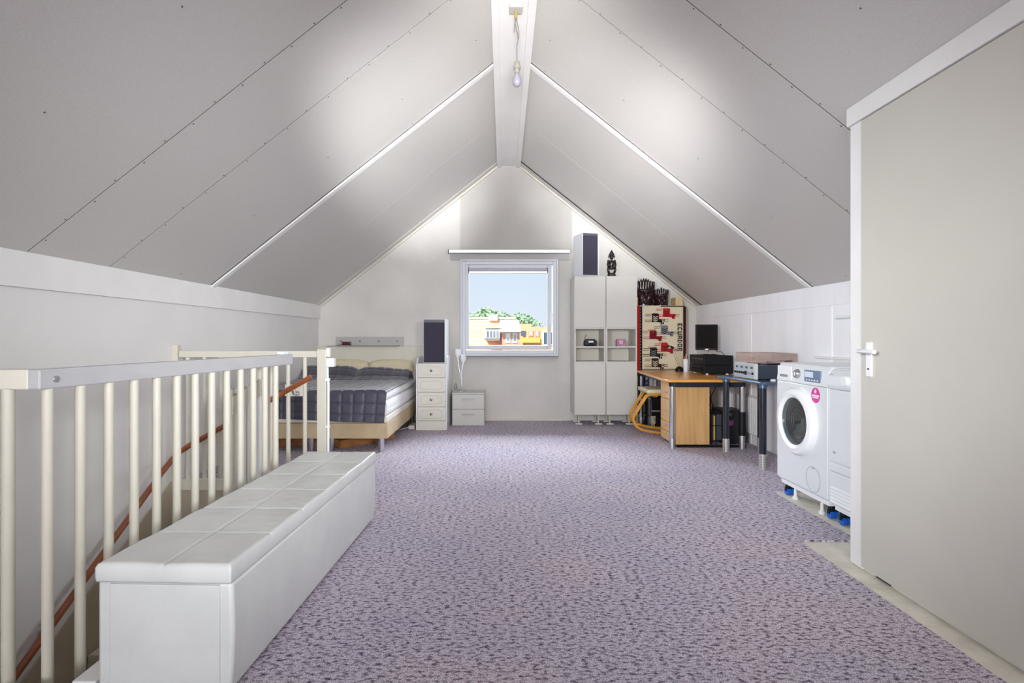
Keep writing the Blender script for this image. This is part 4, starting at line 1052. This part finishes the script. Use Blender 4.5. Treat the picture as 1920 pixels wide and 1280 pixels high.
dr = thing('tumble_dryer', 'white tumble dryer next to the washing machine behind the door frame', 'dryer', (2.2, 2.93, .105))
O = (2.2, 2.93, .105); y0, y1 = 2.635, 3.235; zt = .905
MB(O).box(XF+.012, 2.50, y0, y1, zb, zt-.022).build('cabinet', M_whiteg, dr, bevel=.006)
MB(O).box(XF+.03, 2.50, y0-.001, y1+.001, zt-.022, zt).build('worktop', M_whiteg, dr, bevel=.006)
MB(O).prism([(XF-.014, .79), (XF-.022, .81), (XF-.012, .86), (XF+.02, zt-.008), (XF+.05, zt-.004), (XF+.05, .785), (XF-.004, .785)], 'y', y0+.001, y1-.001).build('control_panel', M_whiteg, dr, bevel=.004)
MB(O).lathe([(.032, 0), (.032, -.014), (.026, -.026), (.0, -.027)], (XF-.012, 3.045, .843), 'x', 28).build('programme_knob', M_plast, dr, smooth=True)
MB(O).box(XF-.018, XF-.014, 3.175, 3.20, .868, .873).build('maker_mark', mat('line_grey', 'a7aaae', .5), dr)
MB(O).box(XF, XF+.014, y0+.001, y1-.001, .36, .783).build('door', M_whiteg, dr, bevel=.005)
MB(O).box(XF-.004, XF, y0+.04, y1-.035, .375, .765).build('door_panel', M_whiteg, dr, bevel=.004)
MB(O).box(XF-.0055, XF-.004, 3.17, 3.19, .41, .425).build('printed_mark', mat('line_grey', 'a7aaae', .5), dr)
MB(O).box(XF, XF+.014, y0+.001, y1-.001, .305, .354).build('latch_strip', M_whiteg, dr, bevel=.004)
MB(O).box(XF, XF+.014, y0+.001, y1-.001, zb+.012, .300).build('kick_plate', M_whiteg, dr, bevel=.005)
for k in range(5): MB(O).prism([(XF-.010, .125+k*.020), (XF, .120+k*.020), (XF, .136+k*.020)], 'y', y0+.02, y1-.02).build('louvre', M_whiteg, dr)

lg = thing('wall_ledge', 'narrow white ledge on the wall behind the washing machine', 'ledge', (2.52, 3.6, .93))
MB((2.52, 3.6, .93)).box(2.508, 2.536, 2.7, 4.42, .92, .938).build('ledge_board', M_trim, lg, bevel=.002)
lt = thing('tube_light', 'slim white unlit tube light fitted high on the panelled wall', 'light', (2.52, 3.8, 1.245))
MB((2.52, 3.8, 1.245)).box(2.518, 2.538, 3.45, 4.16, 1.224, 1.252).build('housing', M_plast, lt, bevel=.003)
MB((2.52, 3.8, 1.245)).cyl((2.512, 3.47, 1.236), .009, .67, 'y', 12).build('tube', M_plast, lt, smooth=True)

# ------------------------------------------------------------------ outside
struct(MB().box(-60, 60, 12, 200, -8.2, -8), 'ground_outside', M_ground)
def tiles(mb_parent, x0, x1, ya, za, yb, zb_, rows, m):
    mb = MB()
    for k in range(rows):
        t0, t1 = k/rows, (k+1)/rows
        y_0, z_0 = ya+(yb-ya)*t0, za+(zb_-za)*t0; y_1, z_1 = ya+(yb-ya)*t1, za+(zb_-za)*t1
        mb.prism([(y_0, z_0), (y_1, z_1), (y_1, z_1+.12), (y_0, z_0+.05)], 'x', x0, x1)
    o = mb.build('roof_tiles', m, mb_parent); o['kind'] = 'stuff'; return o
h1 = thing('terraced_house', 'tiled house with dormer windows seen low through the window', 'house', (-3, 33, -8))
O = (-3, 33, -8)
MB(O).prism([(29.5, -8), (40, -8), (40, -2), (35, 2.25), (29.5, -2.7)], 'x', -10, .75).build('wall', M_brick, h1)
def offs(o, O): o.location = (-O[0], -O[1], -O[2])
offs(tiles(h1, -10.1, .78, 35.05, 2.25, 29.3, -2.93, 22, M_tile), O)
MB(O).box(-10.1, .8, 34.95, 35.15, 2.32, 2.42).build('ridge_cap', M_owhite, h1)
ch = MB(O).box(-.92, -.38, 34.6, 35.4, 2.2, 2.56).build('chimney', M_owhite, h1)
dm = MB(O).prism([(31.6, .95), (34.5, .95), (34.5, 1.75), (31.6, 1.62)], 'x', -1.05, -.22).build('dormer', M_owhite, h1)
MB(O).box(-1.12, -.16, 31.5, 34.4, 1.66, 1.72).build('dormer_roof', M_owhite, dm)
for k in range(4): MB(O).box(-.97+k*.185, -.85+k*.185, 31.57, 31.6, 1.13, 1.5).build('window_pane', M_oglass, dm)
MB(O).box(-1.1, -.18, 31.52, 31.6, 1.02, 1.08).build('dormer_sill', M_ogrey, dm)
h2 = h1
h2 = MB(O).box(-.08, .92, 31, 34, -8, 1.40).build('brick_wing', M_brick, h1)
MB(O).prism([(30.75, 1.40), (34.6, 2.15), (34.6, 2.22), (30.75, 1.47)], 'x', -.22, .98).build('roof', mat('pale_roof', 'e6cdb4', .8), h2)
MB(O).box(-.22, .98, 30.68, 30.76, 1.37, 1.44).build('gutter', M_ogrey, h2)
for x in (.13, .52):
    MB(O).box(x, x+.26, 30.96, 31.0, .82, 1.36).build('window', M_owhite, h2)
    MB(O).box(x+.05, x+.21, 30.95, 30.96, .92, 1.30).build('pane', M_oglass, h2)
for k, (x0, x1) in enumerate(((-3.0, -2.3), (-2.15, -1.5))):
    MB(O).prism([(30.2, -1.75+.02), (32.4, .1+.02), (32.4, .22), (30.2, -1.60)], 'x', x0, x1).build('solar_panel', mat('pale_panel', 'eceef0', .4), h1)
h3 = thing('apartment_block', 'flat roofed orange block with yellow balcony panels', 'building', (3, 46, -8))
O = (3, 46, -8)
MB(O).box(1.05, 2.3, 45.3, 52, -8, 2.28).box(1.8, 12, 45, 52, -8, 2.02).build('wall', M_orange, h3)
for x0, x1, z0, z1, mm in ((1.42, 1.82, 1.25, 1.70, M_oglass), (2.05, 2.45, 1.25, 1.72, M_brick), (2.60, 2.95, 1.2, 1.72, M_brick), (3.2, 4.1, .5, 1.65, M_owhite), (4.6, 5.6, .6, 1.6, M_oglass)):
    f = MB(O).box(x0, x1, 44.9, 45, z0, z1).build('window', mm, h3)
    MB(O).box(x0+.1, x1-.12, 44.88, 44.9, z0+.1, z1-.08).build('pane', M_owhite if mm is M_brick else M_oglass, f)
MB(O).box(1.4, 3.0, 44.8, 45, .72, 1.15).build('balcony_panel', M_yellow, h3)
tg = 'trees behind the roofs'
def tree(x, y, zc, rx, rz, lab, n=1500):
    t = thing('tree', lab, 'tree', (x, y, -8), group=tg); O = (x, y, -8)
    m = MB(O)
    blobs = [(x+random.uniform(-.6, .6)*rx, y+random.uniform(-.5, .5)*rx, zc+random.uniform(-.5, .55)*rz, random.uniform(.3, .5)) for _ in range(14)]
    for i in range(n):
        b_ = random.choice(blobs); d = Vector((random.gauss(0, 1), random.gauss(0, 1), random.gauss(0, 1))).normalized()
        c = Vector((b_[0]+d.x*rx*b_[3], b_[1]+d.y*rx*b_[3], b_[2]+d.z*rz*b_[3]))
        a = Vector((random.gauss(0, 1), random.gauss(0, 1), random.gauss(0, 1))).normalized(); q = a.cross(d).normalized(); s_ = random.uniform(.10, .24)
        m._add([c-a*s_, c-q*s_*.6, c+a*s_, c+q*s_*.6], [(0, 1, 2, 3)])
    o = m.build('leaves', M_leaf, t); o['kind'] = 'stuff'
    MB(O).cyl((x, y, -8), .35, zc+8, seg=8).build('trunk', M_bark, t)
tree(-2.4, 60, 2.5, 3.0, 1.9, 'bushy green tree rising over the tiled roof ridge near its left end', 2600)
tree(-.2, 62, 2.7, 3.2, 2.3, 'widest green tree rising behind the chimney', 3000)
tree(1.9, 61, 1.7, 2.6, 2.2, 'lower green tree rising behind the orange block', 2200)
